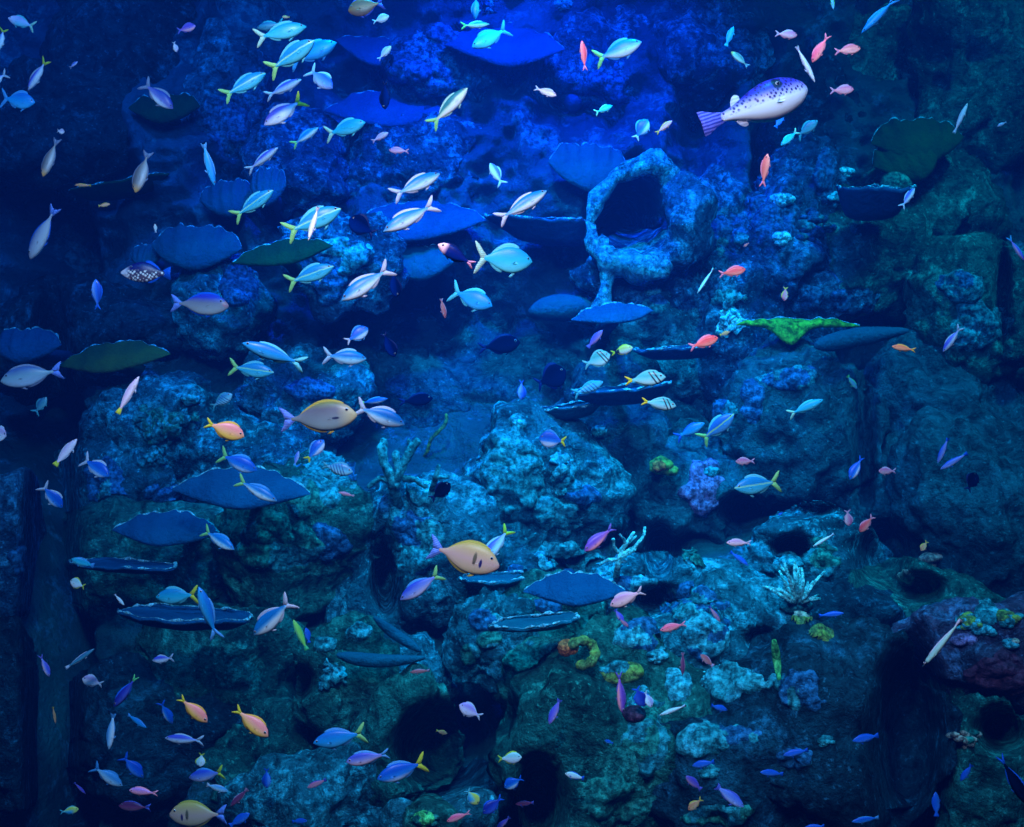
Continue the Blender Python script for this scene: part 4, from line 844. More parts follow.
K_ = {  # skins
 'cyan': fmat('cyan_skin', (0.01, 0.34, 0.62), (0.02, 0.56, 0.74), (0.12, 0.74, 0.80)),
 'cyanline': fmat('cyan_skin_green_line', (0.01, 0.30, 0.60), (0.02, 0.48, 0.70), (0.10, 0.68, 0.78), line=(0.35, 0.85, 0.45)),
 'bw': fmat('blue_backed_white_skin', (0.005, 0.22, 0.58), (0.15, 0.52, 0.80), (0.75, 0.92, 0.92), -0.05, -0.005, 0.03),
 'gw': fmat('green_backed_white_skin', (0.03, 0.22, 0.20), (0.60, 0.80, 0.50), (0.95, 0.95, 0.80), -0.05, 0.0, 0.04),
 'lw': fmat('lilac_white_skin', (0.12, 0.12, 0.66), (0.50, 0.55, 0.90), (0.95, 0.92, 0.95), -0.04, 0.01, 0.06),
 'blue': fmat('royal_blue_skin', (0.01, 0.09, 0.55), (0.02, 0.18, 0.80), (0.12, 0.36, 0.90)),
 'bluew': fmat('blue_skin_pale_belly', (0.005, 0.12, 0.60), (0.03, 0.30, 0.85), (0.62, 0.78, 0.95), -0.10, -0.045, 0.04),
 'sky': fmat('sky_blue_skin', (0.01, 0.20, 0.62), (0.01, 0.36, 0.80), (0.06, 0.50, 0.85)),
 'lilac': fmat('lilac_skin', (0.05, 0.10, 0.60), (0.24, 0.32, 0.78), (0.80, 0.68, 0.85)),
 'pink': fmat('pink_skin', (0.80, 0.14, 0.26), (0.95, 0.28, 0.36), (1.0, 0.50, 0.50)),
 'coral': fmat('coral_red_skin', (0.80, 0.08, 0.10), (0.95, 0.18, 0.16), (1.0, 0.40, 0.32)),
 'purple': fmat('purple_pink_skin', (0.14, 0.08, 0.55), (0.35, 0.18, 0.62), (0.90, 0.42, 0.52), -0.08, -0.02, 0.05),
 'pale': fmat('pale_pink_skin', (0.62, 0.40, 0.62), (0.90, 0.70, 0.78), (1.0, 0.88, 0.88)),
 'white': fmat('white_skin', (0.55, 0.80, 0.75), (0.90, 0.95, 0.90), (1.0, 0.95, 0.92)),
 'grey': fmat('grey_unicorn_skin', (0.04, 0.05, 0.50), (0.34, 0.27, 0.30), (0.70, 0.62, 0.52), -0.17, 0.03, 0.13, patch=[((0.55, 0.22, 0.22), 0.46, 0.02, 0.05, 0.06)]),
 'greygreen': fmat('grey_green_skin', (0.10, 0.16, 0.36), (0.28, 0.42, 0.46), (0.55, 0.62, 0.72), -0.14, 0.02, 0.14),
 'tan': fmat('tan_orange_skin', (0.95, 0.50, 0.12), (1.0, 0.48, 0.34), (1.0, 0.62, 0.25), -0.19, 0.0, 0.17, patch=[((0.20, 0.12, 0.05), 0.165, 0.015, 0.028, 0.085), ((0.03, 0.02, 0.10), 0.255, -0.03, 0.022, 0.06)]),
 'tangrey': fmat('tan_grey_skin', (0.38, 0.32, 0.08), (0.26, 0.20, 0.20), (0.40, 0.48, 0.42), -0.19, 0.10, 0.19, head=((0.65, 0.48, 0.22), 0.25, 0.45), patch=[((0.02, 0.02, 0.05), 0.24, -0.03, 0.05, 0.018)]),
 'yellow': fmat('yellow_pink_skin', (1.0, 0.35, 0.30), (1.0, 0.50, 0.28), (1.0, 0.72, 0.10), -0.12, 0.02, 0.1),
 'brown': fmat('brown_grey_skin', (0.22, 0.16, 0.14), (0.42, 0.30, 0.25), (0.70, 0.52, 0.45), -0.10, 0.0, 0.1, head=((0.85, 0.35, 0.08), 0.30, 0.45)),
 'rust': fmat('rusty_brown_skin', (0.35, 0.10, 0.04), (0.60, 0.18, 0.05), (0.40, 0.16, 0.08)),
 'ink': fmat('ink_blue_skin', (0.0, 0.006, 0.05), (0.0, 0.012, 0.11), (0.0, 0.018, 0.14), spec=0.0),
 'black': fmat('black_skin', (0.0, 0.004, 0.02), (0.0, 0.006, 0.03), (0.0, 0.008, 0.04), spec=0.0),
 'dim': fmat('dull_teal_skin', (0.03, 0.14, 0.28), (0.06, 0.28, 0.38), (0.12, 0.40, 0.45)),
 'orange': fmat('orange_skin', (0.80, 0.25, 0.10), (0.95, 0.38, 0.16), (1.0, 0.55, 0.30)),
 'puffer': fmat('puffer_skin', (0.05, 0.05, 0.60), (0.35, 0.32, 0.85), (0.95, 1.0, 0.95), -0.02, 0.03, 0.07, spots=((0.03, 0.02, 0.12), 34, 0.34, -0.015, 0.30), patch=[((0.01, 0.01, 0.03), 0.215, 0.085, 0.050, 0.045)]),
 'trigger': fmat('clown_trigger_skin', (0.01, 0.01, 0.14), (0.05, 0.03, 0.08), (0.16, 0.08, 0.10), -0.1, 0.03, 0.08, spots=((1.0, 0.80, 0.70), 17, 0.36, -0.22, 0.04), head=((0.75, 0.60, 0.62), 0.30, 0.42)),
 'stripe': stripes(fmat('striped_cyan_skin', (0.05, 0.50, 0.50), (0.18, 0.80, 0.85), (0.42, 0.95, 0.95)), [(0.20, 0.022), (0.31, 0.022)]),
 'bars': stripes(fmat('barred_teal_skin', (0.04, 0.28, 0.50), (0.10, 0.50, 0.70), (0.20, 0.60, 0.75)), [(-.2, .02), (-.1, .02), (0, .02), (.1, .02), (.2, .02)], (0.02, 0.12, 0.30)),
 'butter': stripes(fmat('butterfly_skin', (0.85, 0.65, 0.15), (0.95, 0.85, 0.45), (0.98, 0.90, 0.70)), [(-0.22, 0.12)], (0.01, 0.02, 0.04), 0),
 'midnight': fmat('midnight_pink_face_skin', (0.0, 0.01, 0.14), (0.0, 0.015, 0.20), (0.0, 0.02, 0.22), head=((1.0, 0.60, 0.62), 0.24, 0.34)),
 'limefish': fmat('lime_wrasse_skin', (0.20, 0.60, 0.08), (0.35, 0.85, 0.12), (0.12, 0.55, 0.30)),
 'tricol': fmat('turquoise_yellow_skin', (0.85, 0.85, 0.10), (0.20, 0.80, 0.75), (0.05, 0.45, 0.80), head=((0.80, 0.80, 0.15), 0.1, 0.3)),
}
_fin = fin
def fin(name, c, c2=None): return _fin(name, tuple(x*0.75 for x in c), tuple(x*0.75 for x in c2) if c2 else None)
FN = {
 'yellow': fin('yellow_fin', (0.85, 0.85, 0.05)), 'lime': fin('lime_fin', (0.35, 0.85, 0.25)), 'palegreen': fin('pale_green_fin', (0.55, 0.90, 0.65)),
 'white': fin('pale_fin', (0.75, 0.78, 0.90)), 'blue': fin('blue_fin', (0.01, 0.16, 0.85)), 'sky': fin('sky_blue_fin', (0.10, 0.45, 0.90)),
 'bluewhite': fin('blue_white_fin', (0.35, 0.50, 0.98), (0.12, 0.20, 0.85)), 'pink': fin('pink_fin', (0.95, 0.40, 0.55)), 'purple': fin('purple_fin', (0.22, 0.22, 0.80), (0.05, 0.06, 0.40)),
 'orange': fin('orange_fin', (0.95, 0.60, 0.08)), 'ink': fin('ink_fin', (0.0, 0.012, 0.10)), 'teal': fin('teal_fin', (0.06, 0.40, 0.50)), 'rust': fin('rusty_fin', (0.55, 0.16, 0.05)),
 'cyan': fin('cyan_fin', (0.15, 0.75, 0.82)), 'grey': fin('grey_fin', (0.35, 0.36, 0.50)), 'green': fin('green_fin', (0.10, 0.70, 0.25)),
}
m_eye, nt, b = nodes('fish_eye')
tc = nt.nodes.new('ShaderNodeTexCoord').outputs['Object']
sp = nt.nodes.new('ShaderNodeSeparateXYZ'); nt.links.new(tc, sp.inputs[0])
ab = nt.nodes.new('ShaderNodeMath'); ab.operation = 'ABSOLUTE'; nt.links.new(sp.outputs[1], ab.inputs[0])
mr = nt.nodes.new('ShaderNodeMapRange'); mr.inputs[1].default_value = 0; mr.inputs[2].default_value = 1; nt.links.new(ab.outputs[0], mr.inputs[0])
nt.links.new(ramp(nt, mr.outputs[0], [(0.0, (0.5, 0.5, 0.55)), (0.58, (0.65, 0.65, 0.65)), (0.66, (0.004, 0.004, 0.01))]), b.inputs['Base Color']); b.inputs['Roughness'].default_value = 0.12
m_dark, _, b = nodes('dark_marking'); b.inputs['Base Color'].default_value = (0.02, 0.02, 0.03, 1)

# body profiles: (s, up, down, half width) along the body, s=0 nose .. 1 tail tip; total length 1
PROF = {
 'fusilier': dict(p=[(0, .004, .004, .004), (.03, .035, .03, .025), (.10, .085, .075, .05), (.20, .125, .118, .066), (.32, .148, .145, .07), (.45, .142, .140, .062), (.58, .108, .108, .046), (.70, .062, .060, .026), (.78, .030, .030, .014), (.82, .026, .026, .010)], tail=(.80, .17, .89, .030), dors=(.24, .72, .045), anal=(.52, .74, .035), eye=(.085, .030, .022), r=.30),
 'surgeon': dict(p=[(0, .012, .03, .01), (.03, .05, .07, .03), (.09, .12, .12, .05), (.18, .175, .17, .065), (.32, .205, .20, .07), (.48, .195, .19, .06), (.62, .130, .130, .042), (.73, .055, .055, .022), (.80, .024, .024, .012), (.84, .026, .026, .010)], tail=(.82, .16, .93, .03), dors=(.16, .74, .035), anal=(.40, .74, .030), eye=(.115, .075, .022), r=.42),
 'anthias': dict(p=[(0, .008, .008, .006), (.03, .05, .04, .03), (.10, .11, .10, .05), (.22, .155, .150, .06), (.38, .16, .155, .058), (.54, .125, .125, .045), (.68, .07, .07, .028), (.77, .042, .042, .016), (.81, .040, .040, .012)], tail=(.79, .13, .90, .035), dors=(.20, .74, .055), anal=(.50, .74, .045), eye=(.10, .045, .026), r=.34),
 'damsel': dict(p=[(0, .01, .01, .008), (.03, .06, .05, .035), (.10, .14, .12, .055), (.22, .20, .19, .07), (.38, .215, .21, .07), (.54, .17, .17, .052), (.68, .09, .09, .03), (.77, .045, .045, .018), (.81, .042, .042, .012)], tail=(.79, .13, .90, .035), dors=(.18, .74, .05), anal=(.45, .74, .045), eye=(.11, .055, .03), r=.44),
 'wrasse': dict(p=[(0, .004, .004, .004), (.04, .03, .025, .02), (.12, .062, .055, .04), (.25, .085, .08, .05), (.42, .09, .088, .05), (.60, .072, .07, .04), (.74, .045, .045, .024), (.83, .028, .028, .012), (.86, .026, .026, .010)], tail=(.84, .07, .96, .03), dors=(.22, .80, .022), anal=(.48, .80, .02), eye=(.08, .025, .018), r=.19),
 'trigger': dict(p=[(0, .02, .02, .012), (.04, .05, .05, .03), (.14, .12, .12, .055), (.28, .20, .17, .075), (.42, .23, .19, .08), (.58, .20, .17, .065), (.72, .11, .10, .04), (.81, .05, .05, .02), (.86, .045, .045, .014)], tail=(.84, .13, .985, .05), dors=(.50, .80, .06), anal=(.54, .80, .05), eye=(.22, .12, .02), r=.42),
 'puffer': dict(p=[(0, .03, .02, .03), (.03, .065, .05, .06), (.10, .10, .09, .10), (.22, .135, .125, .13), (.36, .14, .135, .135), (.50, .11, .11, .11), (.62, .070, .070, .07), (.73, .040, .040, .04), (.80, .030, .030, .022)], tail=(.78, .085, .99, .03), dors=(.60, .70, .05), anal=(.60, .70, .04), eye=(.28, .080, .020), r=.28),
}
def sheet(w, poly, th, mi=0, y=0.0):
    """thin solid fin from an outline in the x-z plane"""
    n = len(poly); cx = sum(p[0] for p in poly)/n; cz = sum(p[1] for p in poly)/n
    V = [(x, y-th, z) for x, z in poly]+[(x, y+th, z) for x, z in poly]+[(cx, y-th*1.5, cz), (cx, y+th*1.5, cz)]
    Fc = [[i, (i+1) % n, 2*n] for i in range(n)]+[[n+(i+1) % n, n+i, 2*n+1] for i in range(n)]+[[i, n+i, n+(i+1) % n, (i+1) % n] for i in range(n)]
    w.add(V, Fc, mi)
def fish_parts(kind):
    """outline data -> {part: MB}; nose at x=+0.5, tail tips at x=-0.5"""
    d = PROF[kind]; pr = d['p']; out = {}
    S = [p[0] for p in pr]; ss = np.concatenate([np.linspace(S[0], .1, 6), np.linspace(.13, S[-1], 20)])
    up = np.interp(ss, S, [p[1] for p in pr]); dn = np.interp(ss, S, [p[2] for p in pr]); hw = np.interp(ss, S, [p[3] for p in pr])
    sm = lambda a: np.concatenate([a[:1], (a[:-2]+2*a[1:-1]+a[2:])/4, a[-1:]])
    up, dn, hw = sm(up), sm(dn), sm(hw)
    w = MB(); n = 20; V = []
    for s_, u, l, h in zip(ss, up, dn, hw):
        for k in range(n):
            t = 2*math.pi*k/n; c, s = math.cos(t), math.sin(t)
            V.append((0.5-s_, h*math.copysign(abs(c)**0.85, c), (u if s > 0 else l)*s))
    m = len(ss); Fc = [[i*n+k, (i+1)*n+k, (i+1)*n+(k+1) % n, i*n+(k+1) % n] for i in range(m-1) for k in range(n)]
    V += [(0.5-ss[0]+.004, 0, (up[0]-dn[0])/2), (0.5-ss[-1]-.02, 0, 0)]
    Fc += [[k, (k+1) % n, m*n] for k in range(n)]+[[(m-1)*n+(k+1) % n, (m-1)*n+k, m*n+1] for k in range(n)]
    w.add(V, Fc); out['body'] = w
    x0, sp_, notch, hb = d['tail']; w = MB()
    X = lambda s_: 0.5-s_
    if kind in ('puffer', 'trigger', 'wrasse'):
        poly = [(X(x0), hb), (X(.88), sp_*.62), (X(.95), sp_*.92), (X(1.0), sp_), (X(notch+.01), sp_*.5), (X(notch), 0), (X(notch+.01), -sp_*.5), (X(1.0), -sp_), (X(.95), -sp_*.92), (X(.88), -sp_*.62), (X(x0), -hb)]
    else:
        nt_ = notch-.03
        poly = None; g_ = sp_*1.06
        half = [(X(x0-.02), hb*.8), (X(.855), g_*.46), (X(.92), g_*.80), (X(.97), g_*.97), (X(1.0), g_), (X(.988), g_*.80), (X(.955), g_*.46), (X(nt_+.045), g_*.16), (X(nt_+.03), 0), (X(x0-.02), 0)]
    if poly:
        nn = len(poly)//2; V = [(x, sgn*(.006 if i in (0, len(poly)-1) else .0035), z) for sgn in (-1, 1) for i, (x, z) in enumerate(poly)]
        L = len(poly); Fc = []
        for i in range(nn):
            j = L-1-i
            if i+1 < j-1: Fc += [[i, i+1, j-1, j], [L+j, L+j-1, L+i+1, L+i]]
            else: Fc += [[i, i+1, j], [L+j, L+i+1, L+i]]
        Fc += [[i, L+i, L+(i+1) % L, (i+1) % L] for i in range(L)]
    else:
        V = []; Fc = []; L = 10
        for zz_ in (1, -1):
            o_ = len(V)
            V += [(x, sgn*(.006 if i in (0, 9) else .003), z*zz_) for sgn in (-1, 1) for i, (x, z) in enumerate(half)]
            for q_ in ([0, 1, 8, 9], [1, 2, 7, 8], [2, 3, 6, 7], [3, 4, 5, 6]): Fc += [[o_+t for t in q_], [o_+L+t for t in reversed(q_)]]
            Fc += [[o_+i, o_+L+i, o_+L+(i+1) % L, o_+(i+1) % L] for i in range(L)]
    w.add(V, Fc); out['tail_fin'] = w
    a, b_, hh = d['dors']; w = MB(); q = np.linspace(a, b_, 12)
    top = [(X(t), np.interp(t, ss, up)+hh*math.sin(math.pi*min(1, (t-a)/(b_-a)*0.92+.08))**0.6) for t in q]; bot = [(X(t), np.interp(t, ss, up)-.012) for t in q]
    V = [(x, s*.004, z) for s in (-1, 1) for x, z in top+bot]; L = 24
    w.add(V, [[i, i+1, 13+i, 12+i] for i in range(11)]+[[L+12+i, L+13+i, L+i+1, L+i] for i in range(11)]+[[i, L+i, L+i+1, i+1] for i in range(11)]+[[0, 12, L+12, L], [11, L+11, L+23, 23]]); out['dorsal_fin'] = w
    a, b_, hh = d['anal']; w = MB(); q = np.linspace(a, b_, 8)
    top = [(X(t), -np.interp(t, ss, dn)-hh*math.sin(math.pi*min(1, (t-a)/(b_-a)*0.85+.15))**0.7) for t in q]; bot = [(X(t), -np.interp(t, ss, dn)+.012) for t in q]
    V = [(x, s*.004, z) for s in (-1, 1) for x, z in top+bot]; L = 16
    w.add(V, [[i, i+1, 9+i, 8+i] for i in range(7)]+[[L+8+i, L+9+i, L+i+1, L+i] for i in range(7)]+[[i, L+i, L+i+1, i+1] for i in range(7)]+[[0, 8, L+8, L], [7, L+7, L+15, 15]]); out['anal_fin'] = w
    for sgn in (-1, 1):
        w = MB(); h0 = np.interp(.24, ss, hw)
        P = [(X(.24), sgn*h0*.9, -.022), (X(.27), sgn*(h0+.004), -.014), (X(.33), sgn*(h0+.008), -.022), (X(.36), sgn*(h0+.010), -.040), (X(.31), sgn*(h0+.005), -.046), (X(.25), sgn*h0*.9, -.038)]
        V = P+[(x, y+sgn*.0015, z) for x, y, z in P]
        w.add(V, [[0, 1, 2, 3, 4, 5], [11, 10, 9, 8, 7, 6]]+[[i, (i+1) % 6, 6+(i+1) % 6, 6+i] for i in range(6)]); out['pectoral_fin%d' % sgn] = w
    w = MB(); h0 = np.interp(.30, ss, dn)
    sheet(w, [(X(.27), -h0+.012), (X(.33), -h0+.012), (X(.40), -h0-.045), (X(.36), -h0-.05)], .004); out['pelvic_fin'] = w
    if kind == 'trigger': out.pop('pelvic_fin')
    if kind == 'puffer': out.pop('pelvic_fin')
    return out
_parts = {k: fish_parts(k) for k in PROF}
_mesh = {}
def pmesh(kind, part, mat):
    key = (kind, part, mat.name)
    if key not in _mesh:
        w = _parts[kind][part]; me = w.mesh(kind+'_'+part.rstrip('-1'), mat); _mesh[key] = me
    return _mesh[key]
def eye_mesh():
    if 'eye' not in _mesh:
        w = MB(); w.ball((0, 0, 0), 1, 2); _mesh['eye'] = w.mesh('fish_eye', m_eye)
    return _mesh['eye']
def whole(kind, sk, fn):
    key = (kind, sk.name, fn.name)
    if key not in _mesh:
        w = MB()
        for nm, p in _parts[kind].items(): w.add(p.v[0], p.f, 0 if nm == 'body' else 1)
        ex, ez, er = PROF[kind]['eye']; hy = np.interp(ex, [q[0] for q in PROF[kind]['p']], [q[3] for q in PROF[kind]['p']])
        for s in (-1, 1): w.ball((0.5-ex, s*hy*.8, ez), er*1.1, 1, 0, 0, 2)
        _mesh[key] = w.mesh(kind, [sk, fn, m_dark])
    return _mesh[key]
NOM = dict(fusilier=.20, surgeon=.30, anthias=.09, damsel=.11, wrasse=.15, trigger=.24, puffer=.48)
RF = random.Random(11)
def fish(name, kind, skin, tail, hx, hy, tx, ty, hpx, label, cat, group=None, yaw=None, roll=0.0, dorsal=None, Y=None, extra=None, fins=None):
    L = math.hypot(hx-tx, hy-ty); yaw = RF.uniform(-14, 14) if yaw is None else yaw; yw = math.radians(yaw)
    if Y is None: Y = min(5.3, max(3.3, NOM[kind]*F*math.cos(yw)/L))
    near = min(surf(hx+(tx-hx)*t, hy+(ty-hy)*t)[0].y for t in (0.0, 0.25, 0.5, 0.75, 1.0))
    Y = max(2.4, min(Y, near-0.18-0.5*L*Y/F*abs(math.sin(yw))))
    c = pix((hx+tx)/2, (hy+ty)/2, Y); ln = L*Y/F/math.cos(yw)
    h0 = Vector((hx-tx, 0, -(hy-ty))).normalized(); u = Vector((-h0.z, 0, h0.x))
    if u.z < 0: u = -u
    if dorsal == 'flip': u = -u
    fwd = (h0*math.cos(yw)+Vector((0, 1, 0))*math.sin(yw)).normalized()
    lat = u.cross(fwd).normalized()
    M = Matrix((fwd, lat, u)).transposed() @ Matrix.Rotation(math.radians(roll), 3, 'X')
    zs = 0.95*hpx/(L*PROF[kind]['r']); zs = min(1.9, max(0.5, zs))
    sk, fn = K_[skin], FN[tail]; f2 = FN[fins] if fins else fn
    small = L < 21
    if small: root = bpy.data.objects.new(name, whole(kind, sk, fn))
    else: root = bpy.data.objects.new(name, None)
    SC.collection.objects.link(root); root.location = c; root.rotation_euler = M.to_euler(); root.scale = (ln, ln, ln*zs)
    if not small:
        for nm in _parts[kind]:
            m = sk if nm == 'body' or nm.startswith('pect') else (fn if nm == 'tail_fin' else f2)
            o = bpy.data.objects.new('body' if nm == 'body' else nm.replace('-1', '').replace('1', ''), pmesh(kind, nm, m)); SC.collection.objects.link(o); o.parent = root
            if nm == 'tail_fin' and tail in ('yellow', 'lime', 'green', 'orange'): o['label'] = {'yellow': 'yellow', 'lime': 'yellow-green', 'green': 'green', 'orange': 'orange'}[tail]+' forked tail'
        ex, ez, er = PROF[kind]['eye']; q = PROF[kind]['p']; hy_ = np.interp(ex, [p[0] for p in q], [p[3] for p in q])
        for s in (-1, 1):
            o = bpy.data.objects.new('eye', eye_mesh()); SC.collection.objects.link(o); o.parent = root
            o.location = (0.5-ex, s*hy_*.80, ez); o.scale = (er, er*.8, er/max(zs, .8))
    return tag(root, label, cat, group), root
NAMES = {  # code: (object name, profile, skin, tail colour, category)
 'cy': ('fusilier', 'fusilier', 'cyan', 'palegreen'), 'cyl': ('fusilier', 'fusilier', 'cyanline', 'lime'), 'cyy': ('fusilier', 'fusilier', 'cyan', 'yellow'),
 'bw': ('fusilier', 'fusilier', 'bw', 'white'), 'bwy': ('fusilier', 'fusilier', 'bw', 'lime'), 'gw': ('fusilier', 'fusilier', 'gw', 'lime'),
 'lw': ('fusilier', 'fusilier', 'lw', 'white'), 'lwy': ('fusilier', 'fusilier', 'lw', 'yellow'), 'bp': ('fusilier', 'fusilier', 'bluew', 'white'), 'bpy': ('fusilier', 'fusilier', 'bluew', 'lime'),
 'bb': ('damselfish', 'damsel', 'blue', 'blue'), 'sk': ('fusilier', 'fusilier', 'sky', 'sky'), 'bl': ('wrasse', 'wrasse', 'blue', 'blue'), 'sl': ('wrasse', 'wrasse', 'sky', 'sky'),
 'li': ('fusilier', 'fusilier', 'lilac', 'grey'), 'pk': ('anthias', 'anthias', 'pink', 'pink'), 'rd': ('anthias', 'anthias', 'coral', 'pink'), 'pu': ('anthias', 'anthias', 'purple', 'purple'),
 'pl': ('anthias', 'anthias', 'pale', 'white'), 'og': ('anthias', 'anthias', 'orange', 'orange'), 'wh': ('wrasse', 'wrasse', 'white', 'white'), 'wy': ('wrasse', 'wrasse', 'pale', 'yellow'),
 'gr': ('unicornfish', 'surgeon', 'grey', 'bluewhite'), 'gg': ('unicornfish', 'surgeon', 'greygreen', 'bluewhite'), 'ta': ('surgeonfish', 'surgeon', 'tan', 'bluewhite'), 'tg': ('surgeonfish', 'surgeon', 'tangrey', 'bluewhite'),
 'ye': ('rabbitfish', 'damsel', 'yellow', 'yellow'), 'br': ('surgeonfish', 'surgeon', 'brown', 'grey'), 'ru': ('surgeonfish', 'surgeon', 'rust', 'purple'),
 'in': ('damselfish', 'damsel', 'ink', 'ink'), 'bk': ('damselfish', 'damsel', 'black', 'ink'), 'di': ('fusilier', 'fusilier', 'dim', 'teal'), 'pw': ('wrasse', 'wrasse', 'purple', 'purple'),
 'st': ('sergeant_fish', 'damsel', 'stripe', 'yellow'), 'ba': ('damselfish', 'damsel', 'bars', 'teal'), 'bf': ('butterflyfish', 'damsel', 'butter', 'yellow'), 'mi': ('damselfish', 'damsel', 'midnight', 'pink'),
 'gn': ('wrasse', 'wrasse', 'limefish', 'green'), 'tr': ('butterflyfish', 'damsel', 'tricol', 'cyan'), 'wd': ('damselfish', 'damsel', 'white', 'yellow'), 'pd': ('damselfish', 'damsel', 'pale', 'white'),
 'pf': ('pufferfish', 'puffer', 'puffer', 'purple'), 'tf': ('triggerfish', 'trigger', 'trigger', 'blue'), 'rw': ('wrasse', 'wrasse', 'coral', 'pink'), 'bld': ('damselfish', 'damsel', 'bluew', 'yellow'), 'ow': ('wrasse', 'wrasse', 'orange', 'orange'),
}

